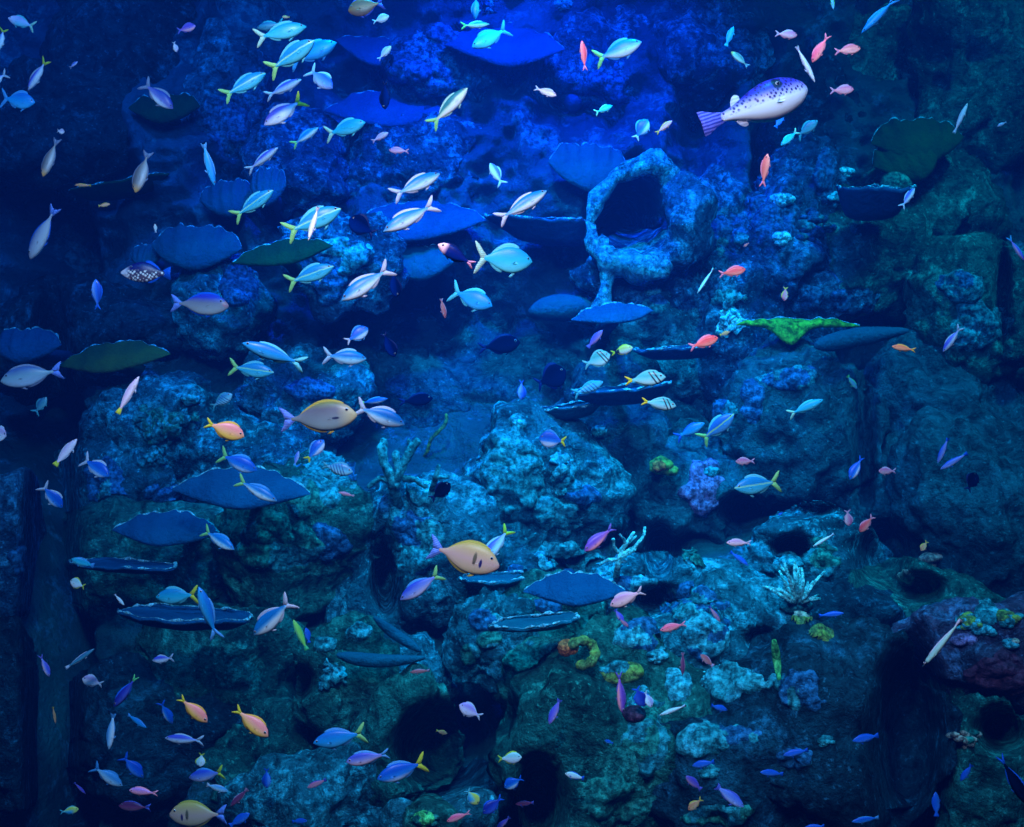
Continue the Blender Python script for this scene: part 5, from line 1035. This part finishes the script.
# code, tile (column row of a 4x4 grid), nose x y, tail x y, body height in quarter pixels | label | options
FISH = '''
cy 00 33 72 140 108 44|lilac-headed cyan fusilier in the top left corner|skin=lw2
lwy 00 -12 205 17 112 34|pale fusilier mostly cut off by the left edge, its yellow tail pointing up
lwy 00 106 358 194 240 36|slender pale lilac fusilier with bright yellow tail, above the round blue one
lw 00 -60 345 30 292 40|pale tail tip showing at the left edge above the round blue fusilier
sk 00 140 410 2 392 72|stout round blue fusilier at the left edge, swimming right
li 00 310 245 278 272 13|tiny dull grey fish between the left edge fish and the dark-backed fusilier
pu 00 783 105 706 122 36|violet pink anthias alone near the top left
pl 00 706 208 694 166 20|tiny upright lilac fish just under the violet pink anthias
li 00 690 434 572 330 60|dark-backed white-bellied fusilier diving right over the dim green plate|skin=lw3
cyl 10 36 288 -132 392 62|cyan fusilier left of the school, rising right with forked tail down left
br 00 176 708 226 548 44|brown slender fish hanging head down near the left edge
pl 00 258 528 228 522 22|tiny white lilac fish at the tail of the left brown fish
br 00 545 772 590 600 56|brown fish with orange face hanging head down over the thin green plate
ow 00 295 738 366 742 14|tiny orange fish left of the brown fish with orange face
sl 00 855 740 815 572 34|slim sky blue fish slanting down onto the dim teal plate coral
lw 10 92 594 -42 682 34|white lilac fusilier above the dim round teal plate coral
ow 00 438 814 395 824 15|tiny pale orange fish below the brown fish with orange face
gr 01 112 205 232 0 62|pale grey unicornfish diving head down near the left edge|skin=pg
cy 10 200 104 -4 156 70|cyan fusilier leading the top of the school, swimming right
di 10 2 112 112 92 36|dim teal fish half hidden behind the topmost cyan fusilier
ow 10 104 68 134 68 13|tiny orange speck of a fish above the topmost cyan fusilier
cyl 10 240 172 40 278 76|big cyan fusilier with yellow-green tail in the middle of the school
sk 10 322 170 130 250 76|blue fusilier half hidden behind the big yellow-green tailed one|back
lw 10 308 358 208 272 62|plump lilac fusilier turning down right below the overlapping pair|skin=lilac
lw 10 184 322 34 384 40|slim lilac fusilier swimming up right, between the cyan pair and the yellow-tailed one
lwy 10 36 504 190 390 66|lilac blue fusilier with yellow tail swimming down left
cy 10 440 494 272 534 62|bright cyan fusilier swimming right under the school, left of the pink pair
bwy 10 250 510 142 582 34|small slim dark-backed fusilier with pale yellow stripe below the school
pk 10 529 530 462 566 24|pink lilac anthias right of the bright cyan fusilier|skin=pale2
pk 10 530 598 612 606 26|lilac anthias swimming left, just below the pink lilac one|skin=purple2
pd 10 540 184 488 240 28|curled pinkish white fish above the dark blue upright fish
ru 10 368 42 512 10 76|rusty brown surgeonfish with violet tail cut by the top edge
pd 10 532 64 466 88 34|plump white pink fish tucked under the rusty brown surgeonfish
in 10 515 436 516 322 42|dark blue fish hanging upright in front of the wide smooth plate coral
gw 10 846 352 695 505 56|green-backed white fusilier with lime tail climbing right in the upper middle
sk 10 864 192 1010 108 66|bright blue fusilier swimming down left below the thin pale one|skin=cyanb
gw 10 932 92 818 108 28|thin pale green-backed fusilier at the top centre
bw 10 734 688 545 790 60|white-bellied blue-backed fusilier climbing right, upper of the central pair
lw 10 935 650 986 742 40|small lilac-blue fusilier heading up, right of the central white pair
sk 10 876 76 880 -20 32|blue fish cut by the top edge beside the frilly coral
cyl 10 72 762 -96 870 58|teal fusilier with yellow-green tail under the dim round teal plate coral
bwy 20 516 172 330 235 72|blue-backed white fusilier with bright lime tail, alone right of top centre
pk 20 279 164 293 282 26|slender red pink anthias hanging upright left of the lime-tailed fusilier|skin=rdpk
pl 20 177 386 90 348 30|small pinkish white anthias below the big blue shelf coral
cy 20 402 420 330 453 26|small cyan fish left of the round blue-backed one
bld 20 542 478 492 556 58|short round blue fish with white belly seen head-on above the arch|tail=white
og 20 641 480 574 536 22|small brownish pink fish right of the short round blue fish|skin=pale2
sl 20 885 106 855 184 26|small grey-blue fish heading up, left of the pufferfish back
br 20 878 204 944 270 28|small dull grey fish above the pufferfish tail|small
bw 20 140 758 -60 885 58|clean white fusilier with blue back climbing right, at the left of the arch
pk 20 1018 618 1004 745 34|brownish pink anthias hanging upright below the pufferfish|skin=og2
wy 30 260 40 254 -30 15|small pale yellow fish dangling from the top edge at right
sk 30 379 127 508 -4 34|slim blue-cyan fish diving left from the top edge at right
pk 30 117 142 28 134 36|pink anthias swimming right, topmost of the pink group by the pufferfish
pk 30 180 246 238 142 36|magenta pink anthias turned head down in the pink group
pk 30 369 194 266 206 40|pink orange anthias on the right of the pink group|skin=og2
pk 30 340 360 250 360 38|salmon pink anthias just right of the pufferfish snout
wh 30 189 328 112 185 22|thin white-blue wrasse slanting down onto the pufferfish snout
bl 30 64 452 28 512 32|small royal blue fish directly under the pufferfish
cy 30 50 583 122 520 28|slim cyan fish swimming down left beneath the pufferfish
di 30 196 484 116 545 42|dim teal-blue fish touching the slim cyan one below the pufferfish
wh 30 795 414 745 532 20|thin pale cyan wrasse in front of the large dim green plate at right
pl 30 918 504 952 488 12|tiny pink fish right of the thin pale cyan wrasse
lw 30 588 750 530 832 28|small lilac-blue fish under the round green disc coral
wh 01 620 68 622 102 15|tiny white fish drifting above the clown triggerfish
bb 01 386 290 388 412 44|royal blue fish standing upright beneath the clown triggerfish
gr 01 918 396 676 382 94|grey unicornfish with blue back and blue-edged tail swimming right
gg 01 12 696 244 650 92|grey-green unicornfish with pale tail swimming left at the left edge
wy 01 552 676 474 826 32|slender white fish with yellow tail climbing, right of the olive plate
ba 01 930 748 842 800 46|faint barred blue fish above the yellow-finned orange fish
di 01 186 760 138 826 38|dim teal fish near the left edge below the grey-green unicornfish
cyl 11 72 662 -110 638 64|cyan fusilier with yellow-green tail swimming right under the large blue one
sk 01 972 545 1218 632 62|long blue fish swimming up left with pale-edged tail, over the lime-tailed cyan one|tail=cyan
cyl 11 338 5 118 108 84|cyan fusilier with lime tail crossed by a thin white fish
wh 11 212 136 246 -4 22|thin white wrasse crossing in front of a cyan fusilier|front
in 11 372 45 476 112 84|dark blue round fish left of the lower central white fusilier
bw 11 512 102 722 -20 66|white-bellied fusilier with pale tail swimming down left, lower of the central pair
cyl 11 312 238 118 306 68|teal fusilier with yellow stripe and lime tail before the pale lacy rock
bw 11 344 376 540 236 70|white-bellied fusilier diving left with large forked white tail
sk 11 944 398 776 332 82|stout sky blue fusilier swimming down right, left of the small red fish|tail=cyan
bld 11 446 482 360 540 56|small round blue fish with curved pale tail above the white-bellied swimmer|tail=white
bw 11 440 606 268 594 62|blue-backed white-bellied fusilier with pale tail swimming right, mid left
in 11 562 362 545 250 50|dark navy fish upright behind the large white forked tail
rw 11 756 444 740 366 20|small thin red fish left of the stout sky blue fusilier
in 11 556 600 506 500 50|very dark fish with a white violet streak near the middle|small
wh 11 543 588 513 506 13|thin white violet fish streak against the dark fish near the middle|skin=lw2
bk 11 706 764 572 780 52|black fish with pointed tail swimming right above the wall slab|far
bk 11 1056 540 888 566 78|near-black fish swimming right in the dark middle of the wall|far
mi 11 728 152 872 232 58|midnight blue fish with pink face and pinkish tail, touching the big cyan fusilier
cy 21 82 216 -150 204 112|biggest bright cyan fusilier swimming right in the upper centre
tg 11 405 828 92 852 128|big grey-brown surgeonfish with yellow back fin, left of the white-bellied blue fish
bpy 11 528 766 410 785 26|small green-yellow tail showing behind the blue fusilier at mid left
bw 12 592 42 398 -30 74|blue-backed white-bellied fusilier touching the face of the grey-brown surgeonfish
pw 21 362 492 302 562 28|small violet pink fish above the striped damselfish
st 21 392 590 286 632 66|black-banded pale cyan fish, leftmost and uppermost of the three banded ones|tail=cyan
bf 21 482 562 396 585 38|small yellow butterflyfish with black rear, right of the uppermost banded fish
st 21 612 680 452 695 62|black-banded pale cyan fish with yellow tail, middle of the three banded ones
st 21 656 796 516 776 54|black-banded pale cyan fish with yellow tail, lowest of the three banded ones
rd 21 932 250 828 268 40|bright coral red anthias, upper of the two red ones by the pale soft coral
rd 21 824 522 708 562 46|bright coral red anthias, lower of the two red ones by the pale soft coral
ow 21 870 498 830 512 18|tiny brown orange fish at the nose of the lower red anthias
wh 21 740 346 806 244 13|thin white wrasse left of the upper red anthias
di 21 366 698 242 750 42|pale blue fish skimming the dark shelf coral under the banded fish|skin=bars
bb 21 38 772 38 690 36|small royal blue fish hanging in the dark below the arch
bk 21 216 655 95 712 105|large black fish silhouette left of the banded fish|far
rw 21 926 158 946 144 12|tiny red fish on the rock above the upper red anthias
og 31 64 376 72 318 26|small orange-red fish upright on the blue lacy rock|skin=rdpk
og 31 492 558 594 572 26|dull orange anthias swimming left below the long log sponge
lw 31 704 578 768 476 30|lilac-white fish heading down left beneath the right mound
gn 31 358 728 316 674 20|tiny dull green fish right of the domed boulder|skin=dim
cy 31 218 770 82 832 38|slim cyan fish over the smooth domed boulder
sk 31 1020 216 964 116 20|thin violet-blue fish near the right edge above the violet mound|skin=purple
pd 02 24 88 -50 70 64|pinkish fish head peeking in at the left edge
wy 02 302 100 224 206 36|pale pinkish slender fish with yellow tail near the left edge
bp 02 440 248 326 178 62|blue fusilier swimming down right, right of the pale fish with yellow tail
bp 02 244 376 172 282 54|violet-blue fusilier with thin pale tail, head down near the left edge
ye 02 972 92 824 34 74|orange and pink fish with yellow tail, above the blue fusilier at mid left
bpy 02 1026 226 876 160 66|royal blue fusilier with white belly and yellow tail under the orange fish
bwy 02 1108 348 944 262 52|blue-backed white fusilier with yellow tail over the wide blue plate coral
bwy 02 940 540 806 464 50|white-bellied teal-backed fusilier with lime tail before the left humped plate coral
sl 02 290 578 372 608 32|small bright cyan fish at the left tip of a long thin shelf coral|skin=cyan
wd 02 278 668 342 690 42|small white and pale green fish under the long thin shelf coral
wh 02 498 764 456 720 13|tiny white slender fish left of the cyan fish with yellow tail
cyy 02 620 734 796 720 68|cyan fusilier with yellow tail swimming left above the long pale-edged shelf
sk 02 798 688 865 905 52|slim royal blue fusilier standing nearly upright across the long shelf coral
bld 12 270 104 202 186 54|small blue and white fish with yellow-green tail below the grey-brown surgeonfish
sl 12 170 148 154 206 18|slim lilac-blue fish beside the small blue and white one|skin=lilac
ba 12 388 232 262 204 54|barred teal-blue fish in shadow left of the staghorn coral
rw 12 330 312 392 328 14|tiny pink fish beside the lumps of the centre left boulder|skin=pink
bk 12 776 278 698 342 58|small black fish sheltering right of the staghorn coral
ta 12 972 604 688 532 134|large orange surgeonfish with yellow-edged fins and blue tail at centre
lwy 12 905 590 1015 455 52|lilac fish with yellow tail half hidden behind the large orange surgeonfish|back
bpy 12 576 744 742 632 62|violet-blue fusilier with yellow tail swimming down left below the surgeonfish|skin=lilac
bw 02 1010 888 1172 738 76|blue-backed white fusilier with white forked tail right of the long shelf
bld 22 108 96 216 110 72|round blue and white fish with thin yellow tail above the turquoise star coral
pu 22 290 548 408 450 48|violet and pink fish swimming down left, left of the antler-like coral
pl 22 394 770 525 702 54|pale cream pink fish at the right tip of the winged plate coral
rd 22 893 190 972 188 30|small salmon anthias above the large cyan fusilier with green tail|skin=pink
cyl 22 884 296 1080 270 76|large cyan-blue fusilier with green tail swimming left, right of the lilac coral
pl 22 856 514 958 516 30|small cream fish with orange face, left of the dark cave hole
bl 22 945 606 872 550 20|small dim violet-blue fish under the cream one
cyl 22 884 0 756 108 64|blue fusilier with yellow line and lime tail above the orange cup sponge|skin=skyline
sk 22 768 36 655 98 42|dim blue fusilier just left of the yellow-lined one|tail=blue
pw 22 446 832 412 782 24|small violet fish under the pale cream pink fish
pw 22 832 832 788 768 18|small thin pink fish on the rock bridge|skin=pink
rd 32 440 228 514 228 30|small pink anthias right of the upright blue fish|skin=pink
bb 32 326 262 378 170 40|blue oval fish heading down left of the small pink anthias|skin=bluew
bl 32 682 196 716 96 22|slim violet-blue fish, upper one of the V-shaped pair at right|skin=lilac
bl 32 694 222 792 156 24|slim violet-blue fish, lower one of the V-shaped pair at right|skin=lilac
pk 32 324 448 316 382 34|pink fish seen from behind with spread fins near the cave
rd 32 368 472 420 406 34|bright red orange fish right of the pink one near the cave
wh 32 180 530 264 478 14|thin white fish over the turquoise rock
og 32 610 546 638 508 24|tiny orange fish above the brown oval sponge
bl 32 300 794 206 808 22|slim royal blue fish right of the anemone base
bl 32 40 404 60 394 20|tiny bright blue fish left of the pink pair by the cave
bk 32 838 236 792 306 54|small black fish below the V-shaped pair
pu 03 196 228 162 138 26|slim dim violet fish near the left edge above the lower left group|skin=lilac
wh 03 372 118 268 190 20|thin faint green fish above the plump pinkish white one|skin=dim
pd 03 332 232 408 260 48|plump pinkish white fish at lower left, swimming left
lw 03 608 162 696 150 32|small lilac-white fish left of centre above the orange pair
bb 03 456 348 548 222 40|dark blue fish with bright green tail at lower left|tail=green,skin=deep
ye 03 826 412 718 306 56|yellow-tailed orange pink fish, left one of the orange pair
ye 13 50 464 -88 354 68|yellow-tailed orange fish, right one of the orange pair
sk 03 685 418 644 322 34|small blue fish heading down, left of the orange pair|skin=bluew,tail=blue
sl 03 588 428 506 380 22|slim light blue fish between the upright white-blue one and the small blue one
sl 03 435 518 454 372 32|upright slender white-blue fish at lower left|skin=cyanw
lw 03 656 474 818 480 38|lilac white-bellied fusilier swimming left under the orange pair
sk 03 484 668 374 580 50|pale blue fusilier swimming down right at lower left|skin=cyanw,tail=sky
bp 03 570 632 490 540 48|royal blue fusilier just right of the pale blue one|skin=blue,tail=blue
pk 03 514 682 634 692 34|rose pink fish below the royal blue fusilier|skin=purple2
ru 03 472 744 606 748 42|dull dark red fish below the rose pink one|skin=maroon
bpy 03 750 636 900 602 52|violet-blue fish with yellow tail swimming left above the tan surgeonfish|skin=lilac,tail=yellow
wd 03 800 586 806 532 40|small round white and yellow fish above the violet-blue yellow-tailed one
wh 03 910 686 826 656 26|small pale cyan fish just above the tan surgeonfish|skin=cyanw
ta 03 672 782 912 772 106|large tan surgeonfish with pale blue tail on the bottom edge
rw 03 918 748 992 672 24|slim dull red fish right of the tan surgeonfish tail|skin=maroon
bl 03 998 772 916 824 36|royal blue fish under the slim dull red one at the bottom
pw 03 340 696 298 648 12|tiny thin pink fish left of the pale blue fusilier
tr 03 312 758 242 766 32|small turquoise and yellow fish near the lower left corner
ow 03 222 414 212 346 11|faint thin yellowish fish in the dark crevice at lower left
gn 13 148 0 205 120 30|lime green wrasse standing upright above the pale soft coral|skin=limefish
bl 13 200 30 212 92 26|dark blue fish behind the lime green wrasse
bpy 13 228 494 442 448 76|blue fusilier with yellow-green tail, upper left of the lower trio|skin=sky
pu 13 360 570 534 532 58|violet-pink and blue fish with blue tail, middle of the lower trio|skin=lilac,tail=sky
bpy 13 486 630 680 572 74|blue fusilier with yellow tail, lower right of the lower trio|tail=yellow
pd 13 812 340 902 388 56|plump pale lilac fish swimming up left at lower centre|skin=lilacpale
ow 13 764 456 720 440 20|tiny orange fish left of the dark hollow at lower centre
bb 13 42 676 44 588 36|vivid royal blue fish standing upright right of the tan surgeonfish
pw 13 204 672 282 636 24|small dull pink fish left of the lower trio|skin=pink
rw 13 616 208 694 202 18|small red and white fish beneath the smooth tapering log sponge
tr 13 886 738 842 676 50|small turquoise and yellow fish near the bottom, right of centre
pk 13 762 806 858 768 28|pink fish on the bottom edge right of the small domes
wd 13 1062 548 966 556 50|small pale lime fish left of the huge pitted boulder
bb 13 992 672 1066 628 48|small bright blue fish just below the pale lime one|skin=bluew
bb 13 908 770 985 710 50|dim blue fish left of the bright blue one at the bottom|skin=deep
pw 13 960 840 1014 785 22|dull violet fish on the bottom edge below the dim blue one
bl 13 206 800 142 808 22|slim blue fish on the low rock at the bottom edge
pu 23 441 374 426 204 36|violet and pink slim fish standing upright on the yellowish coral cushion
bb 23 530 345 494 268 62|dark blue fish with rounded back beside the pink one on the maroon patch|skin=deep
pd 23 556 348 530 284 34|curved pink and white fish pressed against the dark blue one
wh 23 590 382 694 340 18|thin pale green-white fish pointing at the cyan coral lump
pk 23 592 42 696 14 32|long pink fish right of the bright blue crust
rw 23 754 138 804 184 28|short orange red wrasse on the pale cyan coral mound|skin=coral
bl 23 722 586 808 564 30|vivid dark blue wrasse, uppermost on the pitted dark boulder
pw 23 694 622 758 680 34|dim violet wrasse below the vivid dark blue one
pw 23 922 742 818 668 44|bright violet-blue wrasse lowest on the pitted dark boulder|skin=lilac
og 23 704 758 760 714 32|small orange fish low on the left of the pitted dark boulder
wh 23 212 614 288 632 28|small white fish with blue tail on the huge pitted boulder|tail=blue
bl 23 370 480 404 494 20|tiny blue and white fish in the middle of the huge pitted boulder|skin=bluew
pw 23 148 414 192 318 32|dull violet fish down the left flank of the huge pitted boulder
pw 23 466 28 428 -6 16|tiny slim pink fish over the bright blue crust|skin=pink
rw 23 682 222 682 128 18|thin dull red fish upright left of the orange red wrasse|skin=maroon
pw 23 14 736 88 730 22|dull pink fish in the bottom hollow|skin=maroon
bl 23 862 362 794 340 24|dim blue wrasse below the cyan knobbly coral field
bl 33 336 482 444 462 34|bright blue wrasse, uppermost on the largest dark boulder
bl 33 62 542 160 518 28|deep blue wrasse above the cyan coral clump at lower right
bl 23 990 606 1086 618 28|blue wrasse tapping the left of the cyan coral clump at lower right
sl 33 334 806 444 790 26|blue wrasse with white belly on the bottom edge at right|skin=bluew
bl 33 772 646 812 576 26|deep blue fish heading down on the mottled corner rock
bl 33 674 690 670 782 32|deep blue upright fish at the foot of the cave bottom right
bl 33 146 834 224 820 22|slim blue fish cut by the bottom edge at right
bk 33 1040 740 925 540 52|dark slim fish with blue tail in the bottom right corner|tail=blue
wh 33 618 190 770 -2 26|long pale green wrasse with a black snout beside the violet boulder|skin=snout
pf 20 1184 348 750 506 176|large spotted white-bellied pufferfish with violet back and tail at upper right
tf 01 486 264 680 264 88|clown triggerfish with white spotted belly and blue back at upper left
'''
K_['lw2'] = fmat('lilac_cyan_skin', (0.55, 0.45, 0.80), (0.45, 0.60, 0.88), (0.20, 0.75, 0.85), head=((0.85, 0.65, 0.90), 0.1, 0.4))
K_['lw3'] = fmat('navy_backed_white_skin', (0.05, 0.05, 0.35), (0.25, 0.22, 0.55), (0.90, 0.85, 0.88), -0.09, -0.02, 0.06)
K_['pg'] = fmat('pale_grey_skin', (0.22, 0.24, 0.40), (0.48, 0.46, 0.52), (0.75, 0.70, 0.68), -0.14, 0.02, 0.14)
K_['pale2'] = fmat('pink_lilac_skin', (0.55, 0.25, 0.55), (0.80, 0.42, 0.62), (0.90, 0.60, 0.70))
K_['purple2'] = fmat('rose_violet_skin', (0.40, 0.22, 0.62), (0.70, 0.32, 0.55), (0.90, 0.48, 0.60))
K_['cyanb'] = fmat('blue_cyan_skin', (0.02, 0.35, 0.78), (0.05, 0.60, 0.88), (0.15, 0.75, 0.90))
K_['rdpk'] = fmat('red_pink_skin', (0.75, 0.12, 0.18), (0.90, 0.22, 0.28), (0.95, 0.40, 0.42))
K_['og2'] = fmat('salmon_skin', (0.75, 0.22, 0.20), (0.92, 0.38, 0.32), (1.0, 0.55, 0.48))
K_['deep'] = fmat('deep_blue_skin', (0.01, 0.02, 0.25), (0.02, 0.05, 0.40), (0.05, 0.10, 0.50))
K_['cyanw'] = fmat('pale_blue_skin', (0.10, 0.40, 0.75), (0.40, 0.72, 0.90), (0.85, 0.92, 0.95), -0.07, 0, 0.06)
K_['skyline'] = fmat('sky_skin_yellow_line', (0.02, 0.18, 0.62), (0.04, 0.32, 0.75), (0.10, 0.45, 0.80), line=(0.55, 0.85, 0.20))
K_['maroon'] = fmat('dull_red_skin', (0.18, 0.03, 0.10), (0.35, 0.06, 0.14), (0.40, 0.12, 0.18))
K_['lilacpale'] = fmat('pale_lilac_skin', (0.55, 0.35, 0.80), (0.88, 0.68, 0.92), (1.0, 0.85, 0.95))
K_['snout'] = fmat('pale_green_skin', (0.30, 0.60, 0.50), (0.35, 0.70, 0.55), (0.45, 0.75, 0.60), head=((0.02, 0.03, 0.05), 0.36, 0.40))
GRP = {'fusilier': 'fusiliers', 'anthias': 'anthias', 'wrasse': 'wrasses', 'pufferfish': 'pufferfish', 'damselfish': 'damselfish'}
FISHES = []
for line in FISH.strip().split('\n'):
    f = line.split('|'); code, tl, hx, hy, tx, ty, h = f[0].split()
    ox = 256*int(tl[0]); oy = (0, 207, 414, 620)[int(tl[1])]
    hx, hy, tx, ty, h = [float(v)/3.996 for v in (hx, hy, tx, ty, h)]
    name, kind, skin, tail = NAMES[code]; kw = {}
    if name == 'sergeant_fish': name = 'damselfish'
    for op in (f[2].split(',') if len(f) > 2 else []):
        if op.startswith('skin='): skin = op[5:]
        elif op.startswith('tail='): tail = op[5:]
        elif op == 'back': kw['Y'] = 5.6
        elif op == 'far': kw['Y'] = 7.0
        elif op == 'front': kw['Y'] = 3.1
    if code in ('pf',): kw.update(yaw=8, Y=4.0)
    if code in ('ta', 'tg', 'gr', 'gg', 'br', 'ru'): kw['yaw'] = RF.uniform(-10, 10)
    fins = {'ta': 'orange', 'tg': 'orange', 'gr': 'blue', 'gg': 'grey', 'cyy': 'cyan', 'cyl': 'cyan', 'cy': 'cyan', 'bwy': 'sky', 'bpy': 'sky', 'lwy': 'white', 'gw': 'palegreen', 'ye': 'orange', 'st': 'cyan', 'mi': 'ink', 'wy': 'white', 'bld': 'sky', 'pf': 'white', 'bb': 'blue'}.get(code)
    o = fish(name, kind, skin, tail, ox+hx, oy+hy, ox+tx, oy+ty, h, f[1], 'fish', GRP.get(name, name)+' in the reef tank', fins=fins, **kw)
    FISHES.append((code, *o))
